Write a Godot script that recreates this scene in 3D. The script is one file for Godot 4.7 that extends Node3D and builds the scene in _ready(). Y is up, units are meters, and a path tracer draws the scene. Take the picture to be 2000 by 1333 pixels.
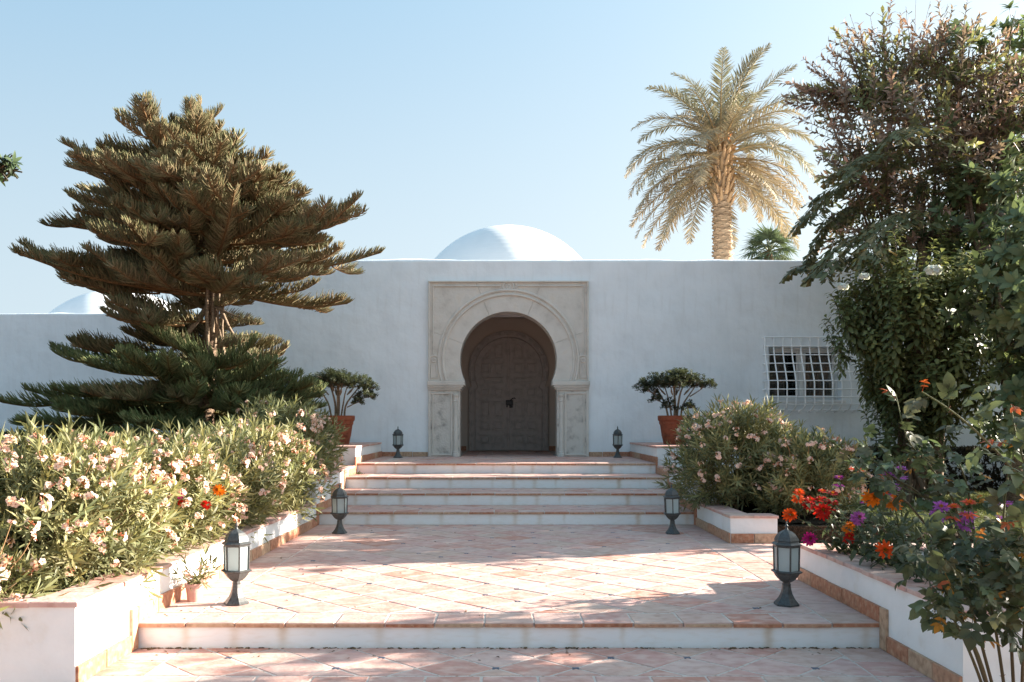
extends Node3D

# Scale of the place: metres; the camera stands at the origin of x and z, terrace floor is y = 0.
const FPX := 1720.0
const CX := 985.0
const CY := 829.0
const EYE := 1.294
const RISE := 0.1655
const XL := -2.40
const XR := 2.46
const WALL := 17.2
const LAND := 0.662
const PCX := 0.08

var rng := RandomNumberGenerator.new()
var mats := {}
var texs := {}
var plaster := FastNoiseLite.new()


# ---------------------------------------------------------------- geometry
class Geo:
	var v := PackedVector3Array()
	var n := PackedVector3Array()
	var c := PackedColorArray()
	var uv := PackedVector2Array()
	var ix := PackedInt32Array()
	var col := Color.WHITE

	func vert(p: Vector3, nn: Vector3, t := Vector2.ZERO) -> int:
		v.append(p); n.append(nn); c.append(col); uv.append(t)
		return v.size() - 1

	func face(a: int, b: int, d: int) -> void:
		var g := (v[b] - v[a]).cross(v[d] - v[a])
		ix.append(a)
		if g.dot(n[a] + n[b] + n[d]) > 0.0:
			ix.append(d); ix.append(b)
		else:
			ix.append(b); ix.append(d)

	func tri(a: Vector3, b: Vector3, d: Vector3, out: Vector3) -> void:
		var nn := (b - a).cross(d - a).normalized()
		if nn.dot(out) < 0.0: nn = -nn
		face(vert(a, nn), vert(b, nn), vert(d, nn))

	func quad(a: Vector3, b: Vector3, d: Vector3, e: Vector3, out: Vector3, uvs := [Vector2(0, 0), Vector2(1, 0), Vector2(1, 1), Vector2(0, 1)]) -> void:
		var nn := (b - a).cross(d - a).normalized()
		if nn.length() < 0.5: nn = (d - a).cross(e - a).normalized()
		if nn.dot(out) < 0.0: nn = -nn
		var i := vert(a, nn, uvs[0]); var j := vert(b, nn, uvs[1]); var k := vert(d, nn, uvs[2]); var l := vert(e, nn, uvs[3])
		face(i, j, k); face(i, k, l)

	func box(lo: Vector3, hi: Vector3) -> void:
		var m := (lo + hi) / 2.0
		var p := [Vector3(lo.x, lo.y, lo.z), Vector3(hi.x, lo.y, lo.z), Vector3(hi.x, hi.y, lo.z), Vector3(lo.x, hi.y, lo.z), Vector3(lo.x, lo.y, hi.z), Vector3(hi.x, lo.y, hi.z), Vector3(hi.x, hi.y, hi.z), Vector3(lo.x, hi.y, hi.z)]
		for q in [[0, 1, 2, 3], [4, 5, 6, 7], [0, 1, 5, 4], [3, 2, 6, 7], [0, 3, 7, 4], [1, 2, 6, 5]]:
			quad(p[q[0]], p[q[1]], p[q[2]], p[q[3]], (p[q[0]] + p[q[2]]) / 2.0 - m)

	# polygon in the local xy plane, extruded along +z from 0 to depth, the front edge chamfered
	func prism(poly_in: PackedVector2Array, t: Transform3D, depth: float, bevel := 0.0, back := true) -> void:
		var poly := poly_in.duplicate()
		if Geometry2D.is_polygon_clockwise(poly): poly.reverse()
		var k := poly.size()
		var inner := PackedVector2Array()
		for i in k:
			var a := (poly[i] - poly[(i + k - 1) % k]).normalized()
			var b := (poly[(i + 1) % k] - poly[i]).normalized()
			var na := Vector2(-a.y, a.x); var nb := Vector2(-b.y, b.x)
			inner.append(poly[i] + (na + nb) * bevel / maxf(1.0 + na.dot(nb), 0.35))
		var zb := depth - bevel
		for i in k:
			var j := (i + 1) % k
			var e := (poly[j] - poly[i]).normalized()
			var out := t.basis * Vector3(e.y, -e.x, 0)
			quad(t * Vector3(poly[i].x, poly[i].y, 0), t * Vector3(poly[j].x, poly[j].y, 0), t * Vector3(poly[j].x, poly[j].y, zb), t * Vector3(poly[i].x, poly[i].y, zb), out)
			if bevel > 0.0:
				quad(t * Vector3(poly[i].x, poly[i].y, zb), t * Vector3(poly[j].x, poly[j].y, zb), t * Vector3(inner[j].x, inner[j].y, depth), t * Vector3(inner[i].x, inner[i].y, depth), out + t.basis.z)
		var ids := Geometry2D.triangulate_polygon(inner)
		for i in range(0, ids.size(), 3):
			tri(t * Vector3(inner[ids[i]].x, inner[ids[i]].y, depth), t * Vector3(inner[ids[i + 1]].x, inner[ids[i + 1]].y, depth), t * Vector3(inner[ids[i + 2]].x, inner[ids[i + 2]].y, depth), t.basis.z)
		if back:
			ids = Geometry2D.triangulate_polygon(poly)
			for i in range(0, ids.size(), 3):
				tri(t * Vector3(poly[ids[i]].x, poly[ids[i]].y, 0), t * Vector3(poly[ids[i + 1]].x, poly[ids[i + 1]].y, 0), t * Vector3(poly[ids[i + 2]].x, poly[ids[i + 2]].y, 0), -t.basis.z)

	func tube(path: PackedVector3Array, radii: PackedFloat32Array, sides := 6, closed := false, cols := PackedColorArray()) -> void:
		var k := path.size()
		var side := Vector3.ZERO
		var first := v.size()
		var keep := col
		for i in k:
			var d := (path[(i + 1) % k] - path[(i + k - 1) % k]) if closed else (path[mini(i + 1, k - 1)] - path[maxi(i - 1, 0)])
			d = d.normalized()
			if side == Vector3.ZERO:
				side = d.cross(Vector3.UP if absf(d.y) < 0.9 else Vector3.RIGHT)
			side = (side - d * side.dot(d)).normalized()
			var up := d.cross(side)
			if cols.size(): col = cols[i]
			for s in sides:
				var an := TAU * s / sides
				var nn := side * cos(an) + up * sin(an)
				vert(path[i] + nn * radii[i], nn)
		col = keep
		for i in (k if closed else k - 1):
			for s in sides:
				var a := first + i * sides + s
				var b := first + i * sides + (s + 1) % sides
				var e := first + ((i + 1) % k) * sides + s
				var f := first + ((i + 1) % k) * sides + (s + 1) % sides
				face(a, b, f); face(a, f, e)
		if not closed:
			for end in [0, k - 1]:
				if radii[end] > 0.004:
					var nn: Vector3 = (path[1] - path[0]).normalized() * -1.0 if end == 0 else (path[k - 1] - path[k - 2]).normalized()
					var mid := vert(path[end], nn)
					var ring := []
					for s in sides: ring.append(vert(v[first + end * sides + s], nn))
					for s in sides: face(mid, ring[s], ring[(s + 1) % sides])

	# profile of (radius, height); flat facets when sides are few
	func lathe(profile: PackedVector2Array, sides: int, t := Transform3D.IDENTITY, flat := false, turn := 0.0) -> void:
		for i in profile.size() - 1:
			var p := profile[i]; var q := profile[i + 1]
			var sl := (q - p).normalized()
			var nr := Vector2(sl.y, -sl.x)
			for s in sides:
				var a0 := TAU * s / sides + turn; var a1 := TAU * (s + 1) / sides + turn
				var am := (a0 + a1) / 2.0
				var r0 := Vector3(cos(a0), 0, sin(a0)); var r1 := Vector3(cos(a1), 0, sin(a1)); var rm := Vector3(cos(am), 0, sin(am))
				if flat:
					quad(t * (r0 * p.x + Vector3.UP * p.y), t * (r1 * p.x + Vector3.UP * p.y), t * (r1 * q.x + Vector3.UP * q.y), t * (r0 * q.x + Vector3.UP * q.y), t.basis * (rm * nr.x + Vector3.UP * nr.y))
				else:
					var i0 := vert(t * (r0 * p.x + Vector3.UP * p.y), (t.basis * (r0 * nr.x + Vector3.UP * nr.y)).normalized())
					var i1 := vert(t * (r1 * p.x + Vector3.UP * p.y), (t.basis * (r1 * nr.x + Vector3.UP * nr.y)).normalized())
					var i2 := vert(t * (r1 * q.x + Vector3.UP * q.y), (t.basis * (r1 * nr.x + Vector3.UP * nr.y)).normalized())
					var i3 := vert(t * (r0 * q.x + Vector3.UP * q.y), (t.basis * (r0 * nr.x + Vector3.UP * nr.y)).normalized())
					face(i0, i1, i2); face(i0, i2, i3)

	# a blade along +z of t from the origin, face up along +y; droop bends it down, fold lifts its edges
	func leaf(t: Transform3D, length: float, width: float, fold := 0.25, droop := 0.3, segs := 3, belly := 0.5, tipw := 0.0) -> void:
		var first := v.size()
		var an := 0.0
		var p := Vector3.ZERO
		for i in segs + 1:
			var u := float(i) / segs
			var w := width * 0.5 * pow(sin(PI * pow(u * (1.0 - tipw) + 0.04, belly * 1.4)), 0.8) if i < segs or tipw > 0.0 else 0.0
			if i > 0:
				an += droop / segs
				p += Vector3(0, -sin(an), cos(an)) * (length / segs)
			var up := Vector3(0, cos(an), sin(an))
			vert(t * (p + Vector3(-w, 0, 0) + up * (w * fold)), (t.basis * (up + Vector3(fold, 0, 0))).normalized())
			vert(t * p, (t.basis * up).normalized())
			vert(t * (p + Vector3(w, 0, 0) + up * (w * fold)), (t.basis * (up - Vector3(fold, 0, 0))).normalized())
		for i in segs:
			var a := first + i * 3
			if i < segs - 1 or tipw > 0.0:
				face(a, a + 1, a + 4); face(a, a + 4, a + 3)
				face(a + 1, a + 2, a + 5); face(a + 1, a + 5, a + 4)
			else:
				face(a, a + 1, a + 4); face(a + 1, a + 2, a + 4)

	# a raised frame between a polygon and its inset, standing on the local plane z = 0
	func frame(poly_in: PackedVector2Array, t: Transform3D, wide: float, depth: float) -> void:
		var poly := poly_in.duplicate()
		if Geometry2D.is_polygon_clockwise(poly): poly.reverse()
		var k := poly.size()
		var rings := []
		for q in [[0.0, 0.0], [0.0, depth - 0.004], [0.004, depth], [wide - 0.005, depth], [wide, 0.0]]:
			var ring := PackedVector3Array()
			for i in k:
				var a := (poly[i] - poly[(i + k - 1) % k]).normalized()
				var b := (poly[(i + 1) % k] - poly[i]).normalized()
				var na := Vector2(-a.y, a.x); var nb := Vector2(-b.y, b.x)
				var p: Vector2 = poly[i] + (na + nb) * float(q[0]) / maxf(1.0 + na.dot(nb), 0.35)
				ring.append(t * Vector3(p.x, p.y, q[1]))
			rings.append(ring)
		for r in 4:
			for i in k:
				var j := (i + 1) % k
				var e := (poly[j] - poly[i]).normalized()
				var out := t.basis * (Vector3(e.y, -e.x, 0.0) if r < 2 else (Vector3(0, 0, 1) if r == 2 else Vector3(-e.y, e.x, 0.2)))
				if r == 1: out += t.basis.z
				quad(rings[r][i], rings[r][j], rings[r + 1][j], rings[r + 1][i], out)

	func mesh() -> ArrayMesh:
		var a := []
		a.resize(Mesh.ARRAY_MAX)
		a[Mesh.ARRAY_VERTEX] = v; a[Mesh.ARRAY_NORMAL] = n; a[Mesh.ARRAY_COLOR] = c; a[Mesh.ARRAY_TEX_UV] = uv; a[Mesh.ARRAY_INDEX] = ix
		var m := ArrayMesh.new()
		m.add_surface_from_arrays(Mesh.PRIMITIVE_TRIANGLES, a)
		return m


func P(px: float, py: float, d: float) -> Vector3:
	return Vector3((px - CX) / FPX * d, EYE - (py - CY) / FPX * d, -d)


func rf(a: float, b: float) -> float:
	return rng.randf_range(a, b)


func rvec() -> Vector3:
	return Vector3(rf(-1, 1), rf(-1, 1), rf(-1, 1))


func aim(at: Vector3, along: Vector3, up := Vector3.UP, scale := 1.0) -> Transform3D:
	# +z along, +y near up
	var z := along.normalized()
	var x := up.cross(z)
	if x.length() < 0.02: x = Vector3.RIGHT.cross(z)
	x = x.normalized()
	return Transform3D(Basis(x, z.cross(x), z).scaled_local(Vector3.ONE * scale), at)


func curve(pts: Array, k: int) -> PackedVector3Array:
	# Catmull-Rom through the points
	var out := PackedVector3Array()
	for i in k + 1:
		var f := float(i) / k * (pts.size() - 1)
		var s := mini(int(f), pts.size() - 2)
		var a: Vector3 = pts[maxi(s - 1, 0)]; var b: Vector3 = pts[s]; var c: Vector3 = pts[s + 1]; var d: Vector3 = pts[mini(s + 2, pts.size() - 1)]
		out.append(b.cubic_interpolate(c, a, d, f - s))
	return out


func taper(k: int, r0: float, r1: float, pw := 1.0) -> PackedFloat32Array:
	var out := PackedFloat32Array()
	for i in k: out.append(lerpf(r0, r1, pow(float(i) / (k - 1), pw)))
	return out


# ---------------------------------------------------------------- nodes
func root_of(called: String, label: String, category: String, at := Vector3.ZERO, group := "") -> Node3D:
	var o := Node3D.new()
	o.name = called
	add_child(o, true)
	o.position = at
	o.set_meta("label", label); o.set_meta("category", category)
	if group: o.set_meta("group", group)
	return o


func put(called: String, shape, m: Material, parent: Node, at := Vector3.ZERO) -> MeshInstance3D:
	var o := MeshInstance3D.new()
	o.name = called
	o.mesh = shape.mesh() if shape is Geo else shape
	o.material_override = m
	o.position = at
	parent.add_child(o, true)
	return o


func struct(called: String, shape, m: Material, label := "") -> MeshInstance3D:
	var o := put(called, shape, m, self)
	o.set_meta("kind", "structure")
	if label: o.set_meta("label", label)
	return o


func many(called: String, shape, m: Material, parent: Node, spots: Array, tints: Array = []) -> MultiMeshInstance3D:
	var mm := MultiMesh.new()
	mm.transform_format = MultiMesh.TRANSFORM_3D
	mm.use_colors = tints.size() > 0
	mm.mesh = shape.mesh() if shape is Geo else shape
	mm.instance_count = spots.size()
	for i in spots.size():
		mm.set_instance_transform(i, spots[i])
		if tints.size(): mm.set_instance_color(i, tints[i])
	var o := MultiMeshInstance3D.new()
	o.name = called
	o.multimesh = mm
	o.material_override = m
	parent.add_child(o, true)
	o.set_meta("kind", "stuff")
	return o


# ---------------------------------------------------------------- materials
func noise(seed_: int, freq: float, stops: Array, size := 512, bump := false) -> NoiseTexture2D:
	var key := str(seed_, freq, stops, size, bump)
	if texs.has(key): return texs[key]
	var f := FastNoiseLite.new()
	f.seed = seed_; f.frequency = freq; f.fractal_octaves = 5; f.noise_type = FastNoiseLite.TYPE_SIMPLEX_SMOOTH
	var t := NoiseTexture2D.new()
	t.width = size; t.height = size; t.seamless = true; t.noise = f
	if stops.size():
		var g := Gradient.new()
		var offs := PackedFloat32Array(); var cols := PackedColorArray()
		for s in stops:
			offs.append(s[0]); cols.append(s[1])
		g.offsets = offs; g.colors = cols
		t.color_ramp = g
	texs[key] = t
	return t


func mat(key: String, c: Color, rough := 0.85, spec := 0.4) -> StandardMaterial3D:
	if mats.has(key): return mats[key]
	var m := StandardMaterial3D.new()
	m.resource_name = key
	m.albedo_color = c.linear_to_srgb()
	m.roughness = rough
	m.metallic_specular = spec
	mats[key] = m
	return m


func triplanar(m: StandardMaterial3D, scale: float) -> void:
	m.uv1_triplanar = true; m.uv1_world_triplanar = true
	m.uv1_scale = Vector3.ONE * scale


func leafmat(key: String, rough := 0.5, back := 0.5, spec := 0.4) -> StandardMaterial3D:
	var m := mat(key, Color.WHITE, rough, spec)
	m.vertex_color_use_as_albedo = true
	if back > 0.0:
		m.backlight_enabled = true
		m.backlight = Color(back, back, back * 0.75).linear_to_srgb()
	return m


func gr(x: float) -> Color:
	return Color(x, x, x)


func build_materials() -> void:
	var m := mat("plaster", Color(0.84, 0.885, 0.91), 0.9, 0.2)
	triplanar(m, 0.35)
	m.uv2_triplanar = true; m.uv2_world_triplanar = true
	m.uv2_scale = Vector3(0.9, 0.10, 0.9)
	m.detail_enabled = true
	m.detail_uv_layer = BaseMaterial3D.DETAIL_UV_2
	m.detail_blend_mode = BaseMaterial3D.BLEND_MODE_MIX
	m.detail_albedo = noise(6, 0.02, [[0.0, Color(0.68, 0.67, 0.64, 0.13)], [0.35, Color(0.78, 0.77, 0.75, 0.04)], [0.5, Color(0.8, 0.8, 0.8, 0.0)], [1.0, Color(0.8, 0.8, 0.8, 0.0)]])
	m.albedo_texture = noise(3, 0.006, [[0.0, gr(0.955)], [0.45, gr(0.985)], [1.0, gr(1.0)]])
	m.heightmap_enabled = true
	m.heightmap_texture = noise(4, 0.012, [[0.0, gr(0)], [1.0, gr(1)]])
	m.heightmap_scale = 1.0
	m = mat("dome_plaster", Color(0.84, 0.86, 0.87), 0.9, 0.2)
	triplanar(m, 0.35)
	m.albedo_texture = noise(3, 0.006, [[0.0, gr(0.955)], [0.45, gr(0.985)], [1.0, gr(1.0)]])
	m = mat("white_paint", Color(0.80, 0.80, 0.79), 0.85, 0.25)
	triplanar(m, 0.8)
	m.albedo_texture = noise(5, 0.01, [[0.0, Color(0.955, 0.945, 0.93)], [0.3, gr(0.98)], [1.0, gr(1.0)]])
	m.heightmap_enabled = true
	m.heightmap_texture = noise(4, 0.012, [[0.0, gr(0)], [1.0, gr(1)]])
	m.heightmap_scale = 0.5
	var clay := [Color(0.55, 0.295, 0.245), Color(0.57, 0.345, 0.30), Color(0.565, 0.38, 0.325), Color(0.56, 0.32, 0.28), Color(0.58, 0.40, 0.36), Color(0.52, 0.25, 0.19), Color(0.57, 0.355, 0.32), Color(0.54, 0.375, 0.315)]
	for i in clay.size():
		m = mat("floor_clay_%d" % i, clay[i], 0.72, 0.35)
		triplanar(m, 1.3)
		m.uv1_offset = Vector3(i * 0.37, i * 0.11, i * 0.53)
		m.albedo_texture = noise(11, 0.012, [[0.0, Color(0.90, 0.86, 0.83)], [0.5, Color(0.975, 0.965, 0.955)], [1.0, gr(1.0)]])
		m.uv2_triplanar = true; m.uv2_world_triplanar = true
		m.uv2_scale = Vector3(1.0, 1.0, 1.7) * 0.9
		m.uv2_offset = Vector3(i * 0.23, 0.3 * i, 0)
		m.detail_enabled = true
		m.detail_uv_layer = BaseMaterial3D.DETAIL_UV_2
		m.detail_blend_mode = BaseMaterial3D.BLEND_MODE_MIX
		m.detail_albedo = noise(12, 0.010, [[0.0, Color(0.84, 0.73, 0.67, 0.0)], [0.42, Color(0.84, 0.73, 0.67, 0.06)], [0.66, Color(0.84, 0.74, 0.69, 0.38)], [1.0, Color(0.84, 0.76, 0.71, 0.55)]], 512)
		m.heightmap_enabled = true
		m.heightmap_texture = noise(13, 0.03, [[0.0, gr(0)], [1.0, gr(1)]])
		m.heightmap_scale = 0.25
	var red := [Color(0.44, 0.195, 0.115), Color(0.49, 0.27, 0.175), Color(0.50, 0.34, 0.235), Color(0.41, 0.165, 0.095)]
	for i in red.size():
		m = mat("skirt_clay_%d" % i, red[i], 0.65, 0.4)
		triplanar(m, 2.2)
		m.uv1_offset = Vector3(i * 0.41, i * 0.13, i * 0.29)
		m.albedo_texture = noise(21, 0.014, [[0.0, Color(0.78, 0.74, 0.71)], [0.5, Color(0.96, 0.95, 0.93)], [1.0, gr(1.0)]])
		m.uv2_triplanar = true; m.uv2_world_triplanar = true
		m.uv2_scale = Vector3.ONE * 2.6
		m.detail_enabled = true
		m.detail_uv_layer = BaseMaterial3D.DETAIL_UV_2
		m.detail_blend_mode = BaseMaterial3D.BLEND_MODE_MIX
		m.detail_albedo = noise(22, 0.012, [[0.0, Color(0.84, 0.70, 0.58, 0.0)], [0.5, Color(0.84, 0.70, 0.58, 0.05)], [0.8, Color(0.84, 0.72, 0.60, 0.3)], [1.0, Color(0.84, 0.74, 0.64, 0.4)]])
	m = mat("grout", Color(0.62, 0.53, 0.475), 0.95, 0.2)
	triplanar(m, 2.0)
	m.albedo_texture = noise(31, 0.02, [[0.0, Color(0.72, 0.66, 0.60)], [0.35, gr(0.95)], [1.0, gr(1.0)]])
	mat("inset", Color(0.07, 0.09, 0.13), 0.4, 0.5)
	m = mat("stone", Color(0.66, 0.625, 0.57), 0.85, 0.3)
	triplanar(m, 0.55)
	m.albedo_texture = noise(41, 0.008, [[0.0, Color(0.90, 0.895, 0.89)], [0.3, Color(0.975, 0.97, 0.965)], [0.7, gr(1.0)], [1.0, Color(1.0, 0.985, 0.96)]])
	m.heightmap_enabled = true
	m.heightmap_texture = noise(42, 0.04, [[0.0, gr(0)], [1.0, gr(1)]])
	m.heightmap_scale = 0.4
	m = mat("stone_worn", Color(0.63, 0.60, 0.55), 0.9, 0.3)
	triplanar(m, 0.9)
	m.albedo_texture = noise(43, 0.008, [[0.0, Color(0.72, 0.71, 0.70)], [0.28, Color(0.90, 0.895, 0.89)], [0.5, Color(0.98, 0.975, 0.97)], [1.0, gr(1.0)]])
	m.heightmap_enabled = true
	m.heightmap_texture = noise(42, 0.04, [[0.0, gr(0)], [1.0, gr(1)]])
	m.heightmap_scale = 0.6
	m = mat("door_paint", Color(0.52, 0.465, 0.43), 0.55, 0.4)
	triplanar(m, 1.0)
	m.albedo_texture = noise(45, 0.01, [[0.0, gr(0.86)], [0.5, gr(0.97)], [1.0, gr(1.0)]])
	m = mat("vestibule", Color(0.62, 0.54, 0.47), 0.9, 0.2)
	mat("iron_black", Color(0.015, 0.015, 0.016), 0.5, 0.5)
	m = mat("lamp_metal", Color(0.075, 0.080, 0.080), 0.45, 0.5)
	m.metallic = 0.1
	triplanar(m, 4.0)
	m.albedo_texture = noise(51, 0.02, [[0.0, Color(0.62, 0.55, 0.48)], [0.5, gr(0.95)], [1.0, gr(1.0)]])
	m = mat("lamp_glass", Color(0.44, 0.50, 0.50), 0.28, 0.5)
	m.backlight_enabled = true
	m.backlight = Color(0.8, 0.85, 0.85)
	m = mat("window_white", Color(0.72, 0.73, 0.72), 0.45, 0.4)
	m = mat("grille_white", Color(0.90, 0.92, 0.93), 0.5, 0.4)
	m = mat("glass", Color(0.02, 0.025, 0.025), 0.06, 0.5)
	m.albedo_color = Color(0.1, 0.12, 0.12, 0.25)
	m.transparency = BaseMaterial3D.TRANSPARENCY_ALPHA
	mat("dark_room", Color(0.05, 0.045, 0.04), 0.9, 0.2)
	m = mat("curtain", Color(0.36, 0.32, 0.27), 0.9, 0.2)
	m = mat("soil", Color(0.075, 0.052, 0.035), 0.95, 0.2)
	triplanar(m, 1.2)
	m.albedo_texture = noise(61, 0.03, [[0.0, gr(0.5)], [0.5, gr(0.9)], [1.0, gr(1.0)]])
	m.heightmap_enabled = true
	m.heightmap_texture = noise(62, 0.04, [[0.0, gr(0)], [1.0, gr(1)]])
	m.heightmap_scale = 4.0
	m = mat("earth", Color(0.24, 0.195, 0.14), 0.95, 0.2)
	triplanar(m, 0.5)
	m.albedo_texture = noise(61, 0.03, [[0.0, gr(0.5)], [0.5, gr(0.9)], [1.0, gr(1.0)]])
	m = mat("pot_clay", Color(0.25, 0.072, 0.035), 0.7, 0.4)
	triplanar(m, 1.8)
	m.albedo_texture = noise(63, 0.012, [[0.0, Color(0.55, 0.5, 0.46)], [0.5, Color(0.95, 0.94, 0.92)], [1.0, gr(1.0)]])
	m = mat("bark", Color(0.30, 0.21, 0.145), 0.9, 0.2)
	triplanar(m, 2.5)
	m.albedo_texture = noise(64, 0.02, [[0.0, gr(0.45)], [0.5, gr(0.85)], [1.0, gr(1.0)]])
	m.heightmap_enabled = true
	m.heightmap_texture = noise(65, 0.03, [[0.0, gr(0)], [1.0, gr(1)]])
	m.heightmap_scale = 1.5
	m = mat("pale_bark", Color(0.36, 0.27, 0.19), 0.9, 0.2)
	triplanar(m, 3.0)
	m.albedo_texture = noise(64, 0.02, [[0.0, gr(0.45)], [0.5, gr(0.85)], [1.0, gr(1.0)]])
	m = mat("palm_bark", Color(1, 1, 1), 0.9, 0.2)
	m.vertex_color_use_as_albedo = true
	leafmat("leaf", 0.5, 0.7)
	leafmat("gloss_leaf", 0.42, 0.7, 0.4)
	leafmat("needle", 0.75, 0.0, 0.25)
	leafmat("needle_mid", 0.75, 0.0, 0.25).albedo_color = Color(0.80, 0.77, 0.70).linear_to_srgb()
	leafmat("needle_green", 0.75, 0.0, 0.25).albedo_color = Color(0.66, 0.86, 0.66).linear_to_srgb()
	leafmat("frond", 0.55, 0.35, 0.4)
	leafmat("petal", 0.6, 0.8, 0.3)
	leafmat("stem", 0.7, 0.0, 0.3)


# ---------------------------------------------------------------- sky, sun, camera
func sky_image() -> Image:
	# clear air: pale at the horizon, bluer upwards, whiter towards the sun
	var im := Image.create(512, 256, false, Image.FORMAT_RGBF)
	var s := sun_dir()
	for j in 256:
		var el := (0.5 - (j + 0.5) / 256.0) * PI
		for i in 512:
			var az := ((i + 0.5) / 512.0 - 0.25) * TAU
			var d := Vector3(cos(az) * cos(el), sin(el), sin(az) * cos(el))
			var up := maxf(0.0, d.y)
			var t := 1.0 - smoothstep(0.04, SKY_CURVE, up)
			var c := SKY_TOP.lerp(SKY_LOW, t)
			var away := rad_to_deg(acos(clampf(d.dot(s), -1, 1)))
			c = c + SKY_SUN * (exp(-away / 45.0) + 5.0 * exp(-away / 13.0))
			if d.y < 0.0: c = Color(0.30, 0.26, 0.22)
			im.set_pixel(i, j, c)
	return im

const SUN_EL := 19.5
const SUN_BACK := 14.0
const SKY_TOP := Color(0.037, 0.096, 0.155)
const SKY_LOW := Color(0.125, 0.157, 0.178)
const SKY_SUN := Color(0.265, 0.250, 0.215)
const SKY_CURVE := 0.60


func sun_dir() -> Vector3:
	var e := deg_to_rad(SUN_EL); var a := deg_to_rad(SUN_BACK)
	return Vector3(cos(e) * cos(a), sin(e), -cos(e) * sin(a))


func build_camera_and_sky() -> void:
	var cam := Camera3D.new()
	cam.name = "camera"
	cam.near = 0.05
	cam.far = 900.0
	cam.projection = Camera3D.PROJECTION_FRUSTUM
	cam.size = 1333.0 / FPX * cam.near
	cam.frustum_offset = Vector2((1000.0 - CX) / FPX, (CY - 666.5) / FPX) * cam.near
	cam.position = Vector3(0, EYE, 0)
	add_child(cam)
	cam.current = true
	var env := Environment.new()
	env.background_mode = Environment.BG_SKY
	var pano := PanoramaSkyMaterial.new()
	pano.panorama = ImageTexture.create_from_image(sky_image())
	env.sky = Sky.new()
	env.sky.sky_material = pano
	env.tonemap_mode = Environment.TONE_MAPPER_LINEAR
	env.tonemap_exposure = 4.5
	env.sdfgi_enabled = true
	env.ssao_enabled = true
	env.ssil_enabled = true
	var we := WorldEnvironment.new()
	we.name = "environment"
	we.environment = env
	add_child(we)
	var sun := DirectionalLight3D.new()
	sun.name = "sun"
	sun.light_energy = 1.6
	sun.light_color = Color(1.0, 0.955, 0.90)
	sun.light_angular_distance = 0.5
	sun.shadow_enabled = true
	sun.basis = Basis.looking_at(-sun_dir())
	add_child(sun)


# ---------------------------------------------------------------- paving
func floor_t(y: float) -> Transform3D:
	# polygon (x, depth) laid flat, thickness upwards from y
	return Transform3D(Basis(Vector3(1, 0, 0), Vector3(0, 0, -1), Vector3(0, 1, 0)), Vector3(0, y, 0))


func rect(x0: float, x1: float, y0: float, y1: float) -> PackedVector2Array:
	return PackedVector2Array([Vector2(x0, y0), Vector2(x1, y0), Vector2(x1, y1), Vector2(x0, y1)])


func clay() -> Material:
	var r := rng.randf()
	var k := 0
	for w in [0.16, 0.36, 0.52, 0.64, 0.78, 0.82, 0.94, 1.01]:
		if r < w: break
		k += 1
	return mats["floor_clay_%d" % k]


func tile(poly: PackedVector2Array, top: float, parent: Node, called := "tile", nose := 0.0) -> void:
	if poly.size() < 3: return
	var area := 0.0
	for i in poly.size(): area += poly[i].cross(poly[(i + 1) % poly.size()])
	if absf(area) < 0.006: return
	var jig := PackedVector2Array()
	for p in poly: jig.append(p + Vector2(rf(-0.003, 0.003), rf(-0.004, 0.004) if nose == 0.0 else rf(-0.007, 0.004)))
	var mid := Vector2.ZERO
	for p in poly: mid += p / poly.size()
	var loc := PackedVector2Array()
	for p in jig: loc.append(p - mid)
	var g := Geo.new()
	var t := floor_t(0)
	t.basis = Basis(Vector3(0, 0, 1), rf(-0.004, 0.004)) * Basis(Vector3(1, 0, 0), rf(-0.004, 0.004)) * t.basis
	g.prism(loc, t, 0.030, 0.004)
	var lift := rf(-0.0012, 0.0012)
	put(called, g, clay(), parent, Vector3(mid.x, top - 0.030 + lift, -mid.y))
	if nose > 0.0:   # the raw clay edge of the nosing
		g = Geo.new()
		var wide := (loc[1].x - loc[0].x) / 2
		g.prism(rect(-wide, wide, 0.001, 0.025 + rf(-0.002, 0.001)), Transform3D(Basis(Vector3(0, 0, 1), rf(-0.008, 0.008)), Vector3.ZERO), 0.006, 0.003)
		put("nosing_edge", g, mats["skirt_clay_%d" % rng.randi_range(0, 3)], parent, Vector3(mid.x, top - 0.030 + lift, -(mid.y + (loc[0].y + loc[1].y) / 2) - 0.002))


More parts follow.
